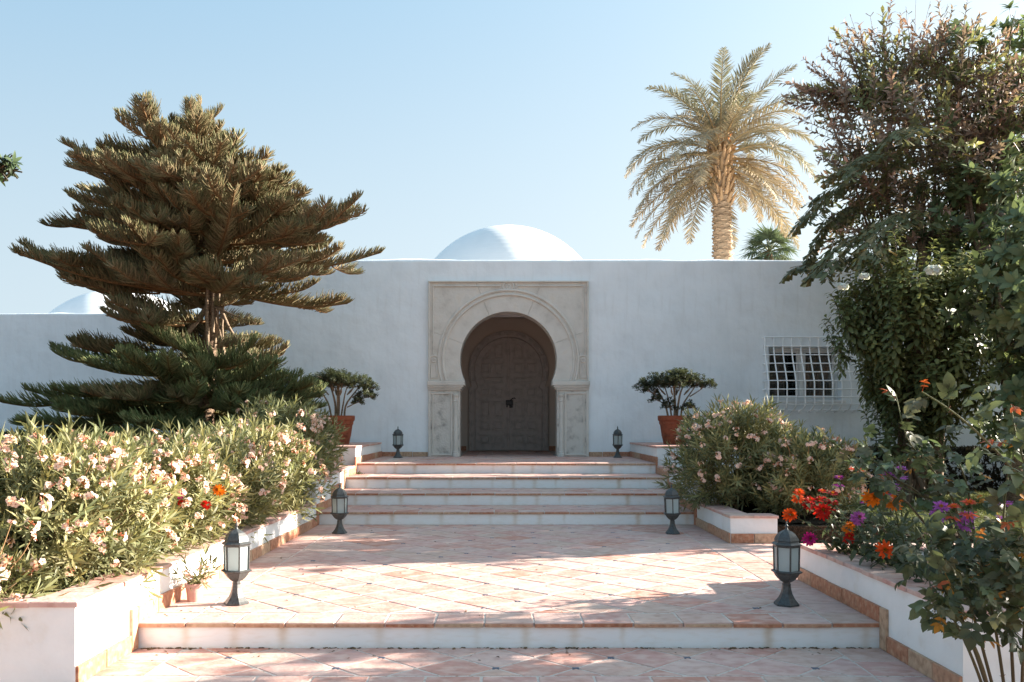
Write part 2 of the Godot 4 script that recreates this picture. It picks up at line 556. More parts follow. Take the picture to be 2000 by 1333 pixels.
func pave(parent: Node, top: float, x0: float, x1: float, d0: float, d1: float, ph := 0.0) -> void:
	# one row of tiles along the nose, a border beside each wall, lozenges between
	var w := 0.317
	var k := roundi((x1 - x0) / w)
	var step := (x1 - x0) / k
	var j := 0.006
	for i in k:
		tile(rect(x0 + i * step + j, x0 + (i + 1) * step - j, d0, d0 + 0.30 - j), top, parent, "nosing_tile", 0.01)
	var ends := d1 - d0 - 0.31
	var rows := maxi(1, roundi(ends / w))
	var rs := ends / rows
	for i in rows:
		for s in [[x0, x0 + w], [x1 - w, x1]]:
			tile(rect(s[0] + j, s[1] - j, d0 + 0.31 + i * rs + j, d0 + 0.31 + (i + 1) * rs - j), top, parent, "border_tile")
	var h := 0.239
	var area := rect(x0 + w + j, x1 - w - j, d0 + 0.31 + j, d1 - j)
	var nx := int((x1 - x0) / (2 * h)) + 2
	var nd := int(ends / h) + 3
	for r in nd:
		for i in nx:
			var c := Vector2(x0 + w + (i + (0.5 if r % 2 else 0.0)) * 2 * h + ph, d0 + 0.31 + r * h - h * 0.35)
			var q := h - 0.0125
			for poly in Geometry2D.intersect_polygons(PackedVector2Array([c + Vector2(-q, 0), c + Vector2(0, -q), c + Vector2(q, 0), c + Vector2(0, q)]), area):
				tile(poly, top, parent, "lozenge_tile")
			var e := c + Vector2(h, 0)
			if rng.randf() < 0.38 and e.x < x1 - w - 0.05 and e.x > x0 + w + 0.05 and e.y > d0 + 0.36 and e.y < d1 - 0.06:
				var g := Geo.new()
				g.prism(rect(-0.021, 0.021, -0.017, 0.017), floor_t(0), 0.02, 0.003)
				put("inset_tile", g, mats["inset"], parent, Vector3(e.x, top - 0.0185, -e.y))


func riser_material() -> StandardMaterial3D:
	# white paint with rusty runs below the joints of the nosing and dirt along the foot
	var im := Image.create(1024, 64, false, Image.FORMAT_RGB8)
	var f := FastNoiseLite.new(); f.seed = 5; f.frequency = 0.03; f.fractal_octaves = 4
	var runs := []
	for i in 16:
		runs.append([i / 15.33, rf(0.0, 1.0) ** 2.0 * 0.42, rf(0.003, 0.008), rf(0.3, 1.0)])
	for x in 1024:
		var u := x / 1024.0
		for y in 64:
			var vv := y / 64.0
			var s := 0.0
			for r in runs:
				s += r[1] * exp(-pow((u - r[0] + f.get_noise_2d(y * 2.0, r[0] * 900) * 0.002) / r[2], 2.0)) * clampf(1.15 - vv * r[3], 0.0, 1.0)
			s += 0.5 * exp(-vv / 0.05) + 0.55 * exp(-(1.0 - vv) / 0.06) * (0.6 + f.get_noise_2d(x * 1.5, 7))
			s += 0.12 * maxf(0.0, f.get_noise_2d(x, y * 2.0 + 300))
			s = clampf(s, 0.0, 0.9)
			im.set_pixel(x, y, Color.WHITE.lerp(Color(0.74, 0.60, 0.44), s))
	var m := mat("stained_riser", Color(0.80, 0.80, 0.79), 0.85, 0.25)
	m.albedo_texture = ImageTexture.create_from_image(im)
	return m


func slab(called: String, label: String, y0: float, y1: float, x0: float, x1: float, d0: float, d1: float) -> MeshInstance3D:
	# body of a level; its front face is the painted riser
	var g := Geo.new()
	g.box(Vector3(x0, y0, -d1), Vector3(x1, y1 - 0.0035, -d0 - 0.018))
	var o := struct(called, g, mats["grout"], label)
	var r := Geo.new()
	r.quad(Vector3(x0, y1 - 0.024, -d0 - 0.015), Vector3(x1, y1 - 0.024, -d0 - 0.015), Vector3(x1, y1 - RISE - 0.01, -d0 - 0.015), Vector3(x0, y1 - RISE - 0.01, -d0 - 0.015), Vector3(0, 0, 1))
	put("riser", r, mats["stained_riser"], o)
	return o


func build_ground() -> void:
	var g := Geo.new()
	g.quad(Vector3(-400, -0.36, 60), Vector3(400, -0.36, 60), Vector3(400, -0.36, -700), Vector3(-400, -0.36, -700), Vector3.UP)
	struct("ground", g, mats["earth"], "bare earth round the garden and house")
	riser_material()
	var low := slab("lower_path", "lowest visible landing of pink clay tiles before the terrace step", -0.40, -RISE, XL - 0.0, XR + 0.0, 4.80, 5.78)
	pave(low, -RISE, XL, XR, 4.80, 5.745, 0.12)
	g = Geo.new()
	g.box(Vector3(-26, -0.5, -4.79), Vector3(26, -2 * RISE, 34))
	struct("forecourt", g, mats["floor_clay_2"], "pale paved forecourt below the lowest step")
	var ter := slab("terrace", "broad terrace of weathered pink lozenge tiles between the planters", -0.40, 0.0, XL, XR, 5.73, 11.38)
	pave(ter, 0.0, XL, XR, 5.73, 11.345, 0.03)
	g = Geo.new()
	g.box(Vector3(XR + 0.001, -0.4, -9.60), Vector3(7.5, -0.0035, -7.30))
	var side := struct("side_path", g, mats["grout"], "tiled side path between the two right planters")
	for i in 15:
		for k in 7:
			tile(rect(XR + i * 0.325 + 0.007, XR + (i + 1) * 0.325 - 0.007, 7.34 + k * 0.32 + 0.006, 7.34 + (k + 1) * 0.32 - 0.006), 0.0, side)
	var edges := [11.33, 12.28, 13.22, 14.20, 17.2]
	var says := ["lowest of the four steps up to the door landing", "second of the four steps up to the door landing", "third step up, just below the door landing", "tiled landing before the arched door"]
	for i in 4:
		var y := RISE * (i + 1)
		var s := slab(["steps", "steps", "steps", "landing"][i], says[i], -0.3, y, XL, XR, edges[i], edges[i + 1] + 0.05)
		pave(s, y, XL, XR, edges[i], edges[i + 1] + (0.015 if i < 3 else -0.02), i * 0.1)
	# garden beds, raised behind the planter walls
	g = Geo.new()
	g.box(Vector3(-40, -0.4, -40), Vector3(-6.2, 0.06, -4.0))
	g.box(Vector3(-6.2, -0.4, -17.15), Vector3(-3.7, 0.10, -5.3))
	struct("garden_ground", g, mats["soil"], "dark garden earth under the conifer and hedge")
	g = Geo.new()
	g.box(Vector3(3.7, -0.4, -40), Vector3(40, 0.06, -9.75))
	g.box(Vector3(2.975, -0.4, -11.25), Vector3(3.698, 0.175, -9.64))
	g.box(Vector3(3.7, 0.0, -14.3), Vector3(4.42, 0.17, -9.70))
	g.box(Vector3(5.2, -0.4, -9.7), Vector3(40, 0.02, 0.0))
	struct("garden_ground", g, mats["soil"], "dark garden earth under the flowering shrub and trees")


# ---------------------------------------------------------------- planter walls
func skirt(parent: Node, a: Vector3, b: Vector3, out: Vector3, h := 0.105) -> void:
	# red clay tiles along the foot of a wall from a to b
	var run := a.distance_to(b)
	var k := maxi(1, roundi(run / 0.318))
	var dir := (b - a).normalized()
	for i in k:
		var g := Geo.new()
		var w := run / k
		var t := Transform3D(Basis(dir, Vector3.UP, dir.cross(Vector3.UP)), Vector3.ZERO)
		if t.basis.z.dot(out) < 0.0:
			t.basis = Basis(-dir, Vector3.UP, (-dir).cross(Vector3.UP))
		g.prism(rect(-w / 2 + 0.004, w / 2 - 0.004, 0.0, h + rf(-0.003, 0.003)), t, 0.017 + rf(0, 0.003), 0.003)
		put("skirting_tile", g, mats["skirt_clay_%d" % rng.randi_range(0, 3)], parent, a + dir * (w * (i + 0.5)))


func caps(parent: Node, x0: float, x1: float, d0: float, d1: float, y: float, along_d: bool) -> void:
	var run := (d1 - d0) if along_d else (x1 - x0)
	var k := maxi(1, roundi(run / 0.32))
	var w := run / k
	for i in k:
		var g := Geo.new()
		var sx := (x1 - x0) if not along_d else 0.0
		var hx := (x1 - x0) / 2 if along_d else w / 2 - 0.003
		var hd := w / 2 - 0.003 if along_d else (d1 - d0) / 2
		var e := 0.006
		var t := floor_t(0)
		t.basis = Basis(Vector3(0, 0, 1), rf(-0.006, 0.006)) * t.basis
		g.prism(PackedVector2Array([Vector2(-hx + rf(-e, e), -hd), Vector2(hx + rf(-e, e), -hd), Vector2(hx + rf(-e, e), hd), Vector2(-hx + rf(-e, e), hd)]), t, 0.030, 0.005)
		var at := Vector3((x0 + x1) / 2, y - 0.030, -(d0 + w * (i + 0.5))) if along_d else Vector3(x0 + w * (i + 0.5), y - 0.030, -(d0 + d1) / 2)
		put("cap_tile", g, clay(), parent, at + Vector3(0, rf(-0.002, 0.002), 0))


func wall_box(g: Geo, x0: float, x1: float, y0: float, y1: float, d0: float, d1: float) -> void:
	g.box(Vector3(x0, y0, -d1), Vector3(x1, y1, -d0))


func soil_in(parent: Node, x0: float, x1: float, d0: float, d1: float, y: float) -> void:
	var g := Geo.new()
	var nx := int((x1 - x0) / 0.12) + 2; var nd := int((d1 - d0) / 0.12) + 2
	var first := 0
	for i in nd:
		for k in nx:
			var p := Vector3(lerpf(x0, x1, float(k) / (nx - 1)), y + rf(-0.02, 0.02), -lerpf(d0, d1, float(i) / (nd - 1)))
			g.vert(p, (Vector3.UP + rvec() * 0.3).normalized())
	for i in nd - 1:
		for k in nx - 1:
			var a := first + i * nx + k
			g.face(a, a + 1, a + nx + 1); g.face(a, a + nx + 1, a + nx)
	var o := put("soil", g, mats["soil"], parent)
	o.set_meta("kind", "stuff")


func riser_skirts(parent: Node, x: float, out: Vector3, list: Array) -> void:
	# the skirting follows the steps: a level run on each tread, an upright piece at each riser
	for k in list.size() - 1:
		var d0: float = list[k][0]; var d1: float = list[k + 1][0]
		var y: float = list[k][1]
		skirt(parent, Vector3(x, y, -d0 + (0.0 if k == 0 else -0.004)), Vector3(x, y, -d1 + 0.10), out)
		if k > 0:
			var g := Geo.new()
			var t := Transform3D(Basis(Vector3(0, 0, -1), Vector3.UP, Vector3(1, 0, 0)), Vector3.ZERO)
			if out.x < 0: t = Transform3D(Basis(Vector3(0, 0, 1), Vector3.UP, Vector3(-1, 0, 0)), Vector3.ZERO)
			g.prism(rect(-0.046, 0.046, 0.004, RISE + 0.105), t, 0.021, 0.003)
			put("skirting_tile", g, mats["skirt_clay_%d" % rng.randi_range(0, 3)], parent, Vector3(x, y - RISE, -d0 + 0.05))


func build_planters() -> void:
	var white: Material = mats["white_paint"]
	var top := 0.30
	# left: one long wall beside terrace and steps
	var o := root_of("planter_wall", "long sunlit white planter wall with clay cap below the pink oleanders", "planter")
	var g := Geo.new()
	wall_box(g, XL - 0.25, XL - 0.001, -0.40, top - 0.027, 5.162, 11.2)
	wall_box(g, -7.5, XL, -0.40, top - 0.026, 4.92, 5.16)
	wall_box(g, -3.7, -3.5, -0.40, top - 0.03, 5.163, 11.2)
	wall_box(g, XL - 0.25, XL - 0.001, -0.40, 0.60, 11.203, 14.2)
	wall_box(g, -3.7, -3.5, -0.40, 0.60, 11.203, 14.2)
	put("wall", g, white, o)
	caps(o, XL - 0.255, XL + 0.012, 4.905, 11.2, top, true)
	caps(o, -7.5, XL - 0.258, 4.905, 5.17, top, false)
	caps(o, XL - 0.255, XL + 0.012, 11.19, 14.2, 0.63, true)
	soil_in(o, -3.5, XL - 0.25, 5.16, 11.2, 0.20)
	soil_in(o, -3.5, XL - 0.25, 11.2, 14.2, 0.45)
	riser_skirts(o, XL, Vector3(1, 0, 0), [[4.92, -RISE], [5.73, 0.0], [11.33, RISE], [12.28, 2 * RISE], [13.22, 3 * RISE], [14.20, 4 * RISE], [17.28, 0]])
	# left block beside the landing
	o = root_of("planter_block", "white block with clay cap carrying the left potted tree beside the landing", "wall block")
	g = Geo.new()
	wall_box(g, -3.7, XL - 0.002, -0.3, 0.91, 14.205, 17.17)
	put("wall", g, white, o)
	caps(o, -3.715, -3.06, 14.19, 17.16, 0.94, true)
	caps(o, -3.054, XL + 0.012, 14.19, 17.16, 0.94, true)
	o = root_of("planter_block", "white block with clay cap carrying the right potted tree beside the landing", "wall block")
	g = Geo.new()
	wall_box(g, XR + 0.002, 3.76, -0.3, 0.91, 14.205, 17.17)
	put("wall", g, white, o)
	caps(o, XR - 0.012, 3.1, 14.19, 17.16, 0.94, true)
	caps(o, 3.106, 3.775, 14.19, 17.16, 0.94, true)
	# right, near
	o = root_of("planter_wall", "shaded white planter wall with clay cap round the zinnia bed", "planter")
	g = Geo.new()
	wall_box(g, XR + 0.001, XR + 0.24, -0.40, top - 0.027, 4.962, 7.33)
	wall_box(g, XR, 5.0, -0.40, top - 0.026, 4.72, 4.96)
	wall_box(g, XR + 0.242, 5.0, -0.40, top - 0.028, 7.09, 7.328)
	wall_box(g, 4.76, 4.998, -0.40, top - 0.03, 4.962, 7.088)
	put("wall", g, white, o)
	caps(o, XR - 0.012, XR + 0.245, 4.705, 7.345, top, true)
	caps(o, XR + 0.248, 5.01, 4.705, 4.97, top, false)
	caps(o, XR + 0.248, 5.01, 7.08, 7.345, top, false)
	soil_in(o, XR + 0.24, 4.76, 4.96, 7.09, 0.21)
	riser_skirts(o, XR, Vector3(-1, 0, 0), [[4.72, -RISE], [5.73, 0.0], [7.43, 0]])
	skirt(o, Vector3(XR, 0, -7.33), Vector3(5.0, 0, -7.33), Vector3(0, 0, -1))
	# right, far
	o = root_of("planter_wall", "white planter wall with orange clay skirting in front of the right oleander", "planter")
	g = Geo.new()
	wall_box(g, XR + 0.001, XR + 0.24, -0.40, top - 0.027, 9.802, 11.2)
	wall_box(g, XR, 2.97, -0.40, top - 0.026, 9.57, 9.80)
	wall_box(g, XR, XR + 0.24, -0.40, 0.60, 11.203, 14.2)
	put("wall", g, white, o)
	caps(o, XR - 0.012, XR + 0.245, 9.555, 11.2, top, true)
	caps(o, XR + 0.248, 2.98, 9.555, 9.81, top, false)
	caps(o, XR - 0.012, XR + 0.245, 11.19, 14.2, 0.63, true)
	soil_in(o, XR + 0.24, 4.4, 9.80, 11.2, 0.20)
	soil_in(o, XR + 0.24, 4.4, 11.2, 14.2, 0.45)
	riser_skirts(o, XR, Vector3(-1, 0, 0), [[9.57, 0.0], [11.33, RISE], [12.28, 2 * RISE], [13.22, 3 * RISE], [14.20, 4 * RISE], [17.28, 0]])
	skirt(o, Vector3(XR, 0, -9.57), Vector3(2.97, 0, -9.57), Vector3(0, 0, 1))


# ---------------------------------------------------------------- house
func bump(x: float, y: float) -> float:
	return plaster.get_noise_2d(x * 10.0, y * 10.0) * 0.014 + plaster.get_noise_2d(x * 34.0 + 50, y * 34.0) * 0.004


func lumpy(g: Geo, xs: Array, ys: Array, d: float, holes: Array, top_round := true) -> void:
	# a plastered face towards +z with a soft upper edge; holes are Rect2 in (x, y)
	var nx := xs.size()
	var rows := ys.duplicate()
	var first := g.v.size()
	var ytop: float = ys[ys.size() - 1]
	for y in rows:
		for x in xs:
			var e := 0.03
			var nn := Vector3(-(bump(x + e, y) - bump(x - e, y)) / (2 * e), -(bump(x, y + e) - bump(x, y - e)) / (2 * e), 1).normalized()
			g.vert(Vector3(x, y, -d + bump(x, y)), nn)
	for j in rows.size() - 1:
		for i in nx - 1:
			var mid := Vector2((xs[i] + xs[i + 1]) / 2, (ys[j] + ys[j + 1]) / 2)
			var skip := false
			for h in holes:
				if h.has_point(mid): skip = true
			if skip: continue
			var a := first + j * nx + i
			g.face(a, a + 1, a + nx + 1); g.face(a, a + nx + 1, a + nx)
	if top_round:
		var prev := first + (rows.size() - 1) * nx
		for s in 5:
			var an := (s + 1) / 4.0 * PI / 2
			var now := g.v.size()
			for x in xs:
				var lift: float = plaster.get_noise_2d(x * 9.0, 77.0) * 0.042 + plaster.get_noise_2d(x * 40.0, 99.0) * 0.006
				if s < 4:
					g.vert(Vector3(x, ytop + 0.05 * sin(an) + lift * (s + 1) / 4.0, -d + bump(x, ytop) - 0.05 * (1 - cos(an))), Vector3(0, sin(an), cos(an)))
				else:
					g.vert(Vector3(x, ytop + 0.05 + lift, -d - 0.36), Vector3.UP)
			for i in nx - 1:
				g.face(prev + i, prev + i + 1, now + i + 1); g.face(prev + i, now + i + 1, now + i)
			prev = now


func spaced(list: Array, step: float) -> Array:
	var out := []
	for i in list.size() - 1:
		var k := maxi(1, ceili((list[i + 1] - list[i]) / step))
		for j in k: out.append(lerpf(list[i], list[i + 1], float(j) / k))
	out.append(list[list.size() - 1])
	return out


func wall_t(d: float, x := 0.0, y := 0.0) -> Transform3D:
	return Transform3D(Basis.IDENTITY, Vector3(x, y, -d))


func dome(g: Geo, c: Vector3, r: float, y_low: float) -> void:
	var prof := PackedVector2Array()
	var a0 := asin(clampf((y_low - c.y) / r, -1, 1))
	for i in 25:
		var a := lerpf(a0, PI / 2, i / 24.0)
		prof.append(Vector2(r * cos(a), r * sin(a)))
	g.lathe(prof, 72, Transform3D(Basis.IDENTITY, c))


func ring(c: Vector2, r: float, d: float, a0 := 0.0, a1 := TAU, k := 24) -> PackedVector3Array:
	var out := PackedVector3Array()
	for i in k:
		var a := lerpf(a0, a1, float(i) / (k - 1) if absf(a1 - a0) < TAU - 0.01 else float(i) / k)
		out.append(Vector3(c.x + r * cos(a), c.y + r * sin(a), -d))
	return out


func same(k: int, r: float) -> PackedFloat32Array:
	var out := PackedFloat32Array()
	out.resize(k); out.fill(r)
	return out


func build_house() -> void:
	plaster.seed = 9; plaster.frequency = 0.06; plaster.fractal_octaves = 3
	var o := root_of("white_house", "white plastered house with shallow dome, carved stone arch and barred window", "house")
	var pl: Material = mats["plaster"]
	var wx0 := 5.16; var wx1 := 6.60; var wy0 := 1.764; var wy1 := 2.804
	var g := Geo.new()
	var xs := spaced([-5.67, PCX - 1.52, PCX + 1.52, wx0, wx1, 14.0], 0.2)
	var ys := spaced([-0.2, LAND, wy0, wy1, LAND + 3.38, 4.46], 0.2)
	lumpy(g, xs, ys, WALL, [Rect2(PCX - 1.52, LAND - 2.0, 3.04, 5.38), Rect2(wx0, wy0, wx1 - wx0, wy1 - wy0)])
	# reveals of the window opening and the return at the left end
	for q in [[Vector3(wx0, wy0, 0), Vector3(wx0, wy1, 0), Vector3(1, 0, 0)], [Vector3(wx1, wy0, 0), Vector3(wx1, wy1, 0), Vector3(-1, 0, 0)], [Vector3(wx0, wy1, 0), Vector3(wx1, wy1, 0), Vector3(0, -1, 0)], [Vector3(wx0, wy0, 0), Vector3(wx1, wy0, 0), Vector3(0, 1, 0)]]:
		var fr := Vector3(0, 0, -WALL + 0.015); var bk := Vector3(0, 0, -WALL - 0.34)
		g.quad(q[0] + fr, q[1] + fr, q[1] + bk, q[0] + bk, q[2])
	g.quad(Vector3(-5.67, -0.2, -WALL), Vector3(-5.67, 4.46, -WALL), Vector3(-5.67, 4.46, -WALL - 0.36), Vector3(-5.67, -0.2, -WALL - 0.36), Vector3(-1, 0, 0))
	g.box(Vector3(-5.66, 4.40, -WALL - 0.36), Vector3(PCX - 2.1, -0.2, -WALL - 0.30))
	g.box(Vector3(PCX + 2.1, -0.2, -WALL - 0.36), Vector3(wx0 - 0.02, 4.40, -WALL - 0.30))
	g.box(Vector3(wx1 + 0.02, -0.2, -WALL - 0.36), Vector3(14, 4.40, -WALL - 0.30))
	put("facade_wall", g, pl, o)
	# lower wing to the left
	g = Geo.new()
	lumpy(g, spaced([-16.0, -5.60], 0.3), spaced([-0.2, 3.47], 0.25), WALL + 0.38, [])
	g.box(Vector3(-16.0, -0.2, -WALL - 1.2), Vector3(-5.6, 3.40, -WALL - 0.75))
	put("wing_wall", g, pl, o)
	g = Geo.new()
	g.box(Vector3(-5.6, 3.9, -27), Vector3(14, 4.15, -WALL - 0.37))
	g.box(Vector3(-16, 3.05, -27), Vector3(-5.61, 3.2, -WALL - 1.21))
	put("roof", g, mats["white_paint"], o)
	g = Geo.new()
	g.box(Vector3(-16, -0.3, -27.2), Vector3(14, 3.9, -27.01))
	g.box(Vector3(13.8, -0.3, -27), Vector3(14, 3.9, -WALL - 0.37))
	g.box(Vector3(-16.2, -0.3, -27), Vector3(-16, 3.05, -WALL - 1.3))
	put("rear_wall", g, mats["white_paint"], o)
	g = Geo.new()
	dome(g, Vector3(PCX + 0.01, 3.72, -21.3), 2.34, 3.6)
	put("dome", g, mats["dome_plaster"], o)
	g = Geo.new()
	dome(g, Vector3(-9.25, 2.28, -21.3), 2.25, 2.25)
	put("dome", g, mats["dome_plaster"], o)
	build_portal(o)
	build_door(o)
	build_window(o, wx0, wx1, wy0, wy1)
	var sk := Node3D.new(); sk.name = "skirting"; o.add_child(sk)
	skirt(sk, Vector3(XL, LAND, -WALL + 0.004), Vector3(PCX - 1.57, LAND, -WALL + 0.004), Vector3(0, 0, 1), 0.09)
	skirt(sk, Vector3(PCX + 1.57, LAND, -WALL + 0.004), Vector3(XR, LAND, -WALL + 0.004), Vector3(0, 0, 1), 0.09)


func build_portal(house: Node3D) -> void:
	var o := Node3D.new()
	o.name = "stone_portal"
	house.add_child(o)
	o.position = Vector3(PCX, LAND, 0)
	var st: Material = mats["stone"]; var worn: Material = mats["stone_worn"]
	var front := WALL - 0.075
	var back := WALL + 0.38
	var c := Vector2(0, 1.879); var r := 0.942
	# slab with the horseshoe cut out
	var imp := 1.474
	var a_end := asin((imp - c.y) / r)
	var slab_poly := PackedVector2Array([Vector2(-1.56, imp), Vector2(-1.56, 3.42), Vector2(1.56, 3.42), Vector2(1.56, imp)])
	for i in 49:
		var a := lerpf(a_end, PI - a_end, i / 48.0)
		slab_poly.append(c + Vector2(cos(a), sin(a)) * r)
	var far := 6.0
	var dirs := [Vector2(-0.645, 3.42), Vector2(0.65, 3.42), Vector2(-1.556, 2.456), Vector2(1.556, 2.456)]
	var inn := [Vector2(-0.38, 2.756), Vector2(0.386, 2.775), Vector2(-0.889, 2.20), Vector2(0.889, 2.20)]
	var o4 := []
	for i in 4:
		o4.append([inn[i] + (inn[i] - dirs[i]).normalized() * 0.9, dirs[i] + (dirs[i] - inn[i]).normalized() * far])
	var wedges := [
		PackedVector2Array([o4[0][0], o4[0][1], o4[1][1], o4[1][0]]),
		PackedVector2Array([o4[0][0], o4[2][0], o4[2][1], Vector2(-9, 9), o4[0][1]]),
		PackedVector2Array([o4[1][0], o4[1][1], Vector2(9, 9), o4[3][1], o4[3][0]]),
		PackedVector2Array([o4[2][0], Vector2(-0.05, 0.4), Vector2(-9, 0.4), o4[2][1]]),
		PackedVector2Array([o4[3][0], o4[3][1], Vector2(9, 0.4), Vector2(0.05, 0.4)])]
	for w in wedges:
		for poly in Geometry2D.intersect_polygons(slab_poly, w):
			if Geometry2D.is_polygon_clockwise(poly): continue
			for sh in Geometry2D.offset_polygon(poly, -0.0018):
				var g := Geo.new()
				g.prism(sh, wall_t(back), back - front, 0.003)
				put("stone_block", g, st, o)
	# piers
	for s in [-1.0, 1.0]:
		var g := Geo.new()
		g.prism(rect(minf(s * 0.945, s * 1.56), maxf(s * 0.945, s * 1.56), -0.02, 1.288), wall_t(back), back - front - 0.012, 0.006)
		put("pier", g, worn, o)
		# raised frame round the panel, the colonnette on the inner corner
		g = Geo.new()
		var fr := front + 0.012
		for q in [[1.515, 1.56, 0.0, 1.286], [1.13, 1.515, 1.215, 1.25], [1.13, 1.515, 0.02, 0.055], [1.095, 1.13, 0.02, 1.25], [1.46, 1.485, 0.055, 1.215]]:
			g.prism(rect(minf(s * q[0], s * q[1]), maxf(s * q[0], s * q[1]), q[2], q[3]), wall_t(fr), 0.022, 0.008)
		put("panel_frame", g, st, o)
		g = Geo.new()
		var col_t := Transform3D(Basis.IDENTITY, Vector3(s * 1.028, 0, -fr + 0.006))
		g.lathe(PackedVector2Array([Vector2(0.062, 0.0), Vector2(0.062, 0.05), Vector2(0.05, 0.075), Vector2(0.056, 0.09), Vector2(0.042, 0.11), Vector2(0.040, 1.06), Vector2(0.052, 1.085), Vector2(0.043, 1.10), Vector2(0.046, 1.15), Vector2(0.066, 1.19), Vector2(0.066, 1.22), Vector2(0.0, 1.22)]), 14, col_t)
		put("colonnette", g, st, o)
		# impost moulding, stepped out below the arch
		g = Geo.new()
		for q in [[1.288, 1.318, 0.930, 0.016], [1.319, 1.352, 0.905, 0.034], [1.353, 1.386, 0.878, 0.052], [1.387, 1.472, 0.852, 0.064]]:
			g.prism(rect(minf(s * q[2], s * (1.56 + q[3] * 0.3)), maxf(s * q[2], s * (1.56 + q[3] * 0.3)), q[0], q[1]), wall_t(back - 0.01), back - 0.01 - front + q[3], 0.008)
		put("impost", g, st, o)
	# carved lines
	var ft := front - 0.004
	for rr in [1.36, 1.275]:
		var g := Geo.new()
		var a0 := asin((1.478 - c.y) / rr)
		var path := ring(c, rr, ft, a0, PI - a0, 61)
		g.tube(path, same(61, 0.028), 8)
		put("moulding", g, st, o)
	var g := Geo.new()
	for q in [[-1.56, 1.56, 3.385, 3.42], [-1.56, -1.525, 1.476, 3.384], [1.525, 1.56, 1.476, 3.384]]:
		g.prism(rect(q[0], q[1], q[2], q[3]), wall_t(front + 0.004), 0.045, 0.010)
	for q in [[-1.47, -0.16, 3.305, 3.33], [0.16, 1.47, 3.305, 3.33], [-1.478, -1.452, 1.99, 3.33], [1.452, 1.478, 1.99, 3.33]]:
		g.prism(rect(q[0], q[1], q[2], q[3]), wall_t(front + 0.004), 0.034, 0.009)
	put("carved_border", g, st, o)
	g = Geo.new()
	g.tube(ring(Vector2(0, 3.305), 0.105, ft, -0.35, PI + 0.9, 24), same(24, 0.022), 8)
	g.tube(ring(Vector2(0.02, 3.30), 0.145, ft, -1.2, 0.8, 16), same(16, 0.019), 8)
	g.tube(ring(Vector2(0, 3.30), 0.042, ft), same(24, 0.018), 8, true)
	g.lathe(PackedVector2Array([Vector2(0.032, 0.0), Vector2(0.024, 0.018), Vector2(0.0, 0.026)]), 14, Transform3D(Basis(Vector3.RIGHT, Vector3(0, 0, 1), Vector3(0, -1, 0)), Vector3(0, 3.30, -front)))
	put("rosette", g, st, o)
	for s in [-1.0, 1.0]:
		g = Geo.new()
		var cc := Vector2(s * 1.45, 1.875)
		g.tube(ring(cc, 0.092, ft, -0.5, PI + 0.5, 20), same(20, 0.020), 8)
		g.tube(ring(cc, 0.036, ft), same(24, 0.017), 8, true)
		g.lathe(PackedVector2Array([Vector2(0.02, 0.0), Vector2(0.014, 0.014), Vector2(0.0, 0.02)]), 12, Transform3D(Basis(Vector3.RIGHT, Vector3(0, 0, 1), Vector3(0, -1, 0)), Vector3(cc.x, cc.y, -front)))
		for pts in [[Vector2(-0.045, -0.08), Vector2(-0.06, -0.34), Vector2(0.06, -0.34), Vector2(0.045, -0.08)]]:
			var path := PackedVector3Array()
			for p in pts: path.append(Vector3(cc.x + p.x, cc.y + p.y, -ft))
			g.tube(path, same(4, 0.017), 6)
		put("scroll", g, st, o)
	# vestibule behind the arch: floor, walls and ceiling with thickness
	var v := Geo.new()
	var d0 := back; var d1 := 20.95
	v.box(Vector3(-1.75, -0.1, -d1), Vector3(-1.60, 3.3, -d0))
	v.box(Vector3(1.60, -0.1, -d1), Vector3(1.75, 3.3, -d0))
	v.box(Vector3(-1.75, 3.15, -d1 - 0.001), Vector3(1.75, 3.301, -d0 - 0.001))
	v.box(Vector3(-1.75, -0.1, -d1 - 0.2), Vector3(1.75, 3.3, -d1 - 0.002))
	v.box(Vector3(-1.75, -0.1, -d0), Vector3(-1.561, 3.41, -WALL - 0.02))
	v.box(Vector3(1.561, -0.1, -d0), Vector3(1.75, 3.41, -WALL - 0.02))
	put("vestibule", v, mats["vestibule"], o)
	v = Geo.new()
	v.box(Vector3(-1.7, -0.2, -d1), Vector3(1.7, -0.008, -WALL + 0.02))
	put("threshold", v, mats["grout"], o)
	var fl := Node3D.new(); fl.name = "vestibule_floor"; o.add_child(fl)
	for i in 6:
		for k in 11:
			tile(rect(-0.94 + i * 0.3133 + 0.005, -0.94 + (i + 1) * 0.3133 - 0.005, 17.15 + k * 0.33 + 0.005, 17.15 + (k + 1) * 0.33 - 0.005), 0.0, fl)
	for s in [-1.0, 1.0]:
		skirt(o, Vector3(s * 0.98, 0, -d1), Vector3(s * 1.6, 0, -d1), Vector3(0, 0, 1), 0.11)


func moulded(g: Geo, poly: PackedVector2Array, d: float) -> void:
	# a panel: raised lip, sunk groove, raised field
	g.frame(poly, wall_t(d + 0.002), 0.024, 0.022)
	for q in Geometry2D.offset_polygon(poly, -0.042):
		g.prism(q, wall_t(d + 0.002), 0.024, 0.010)


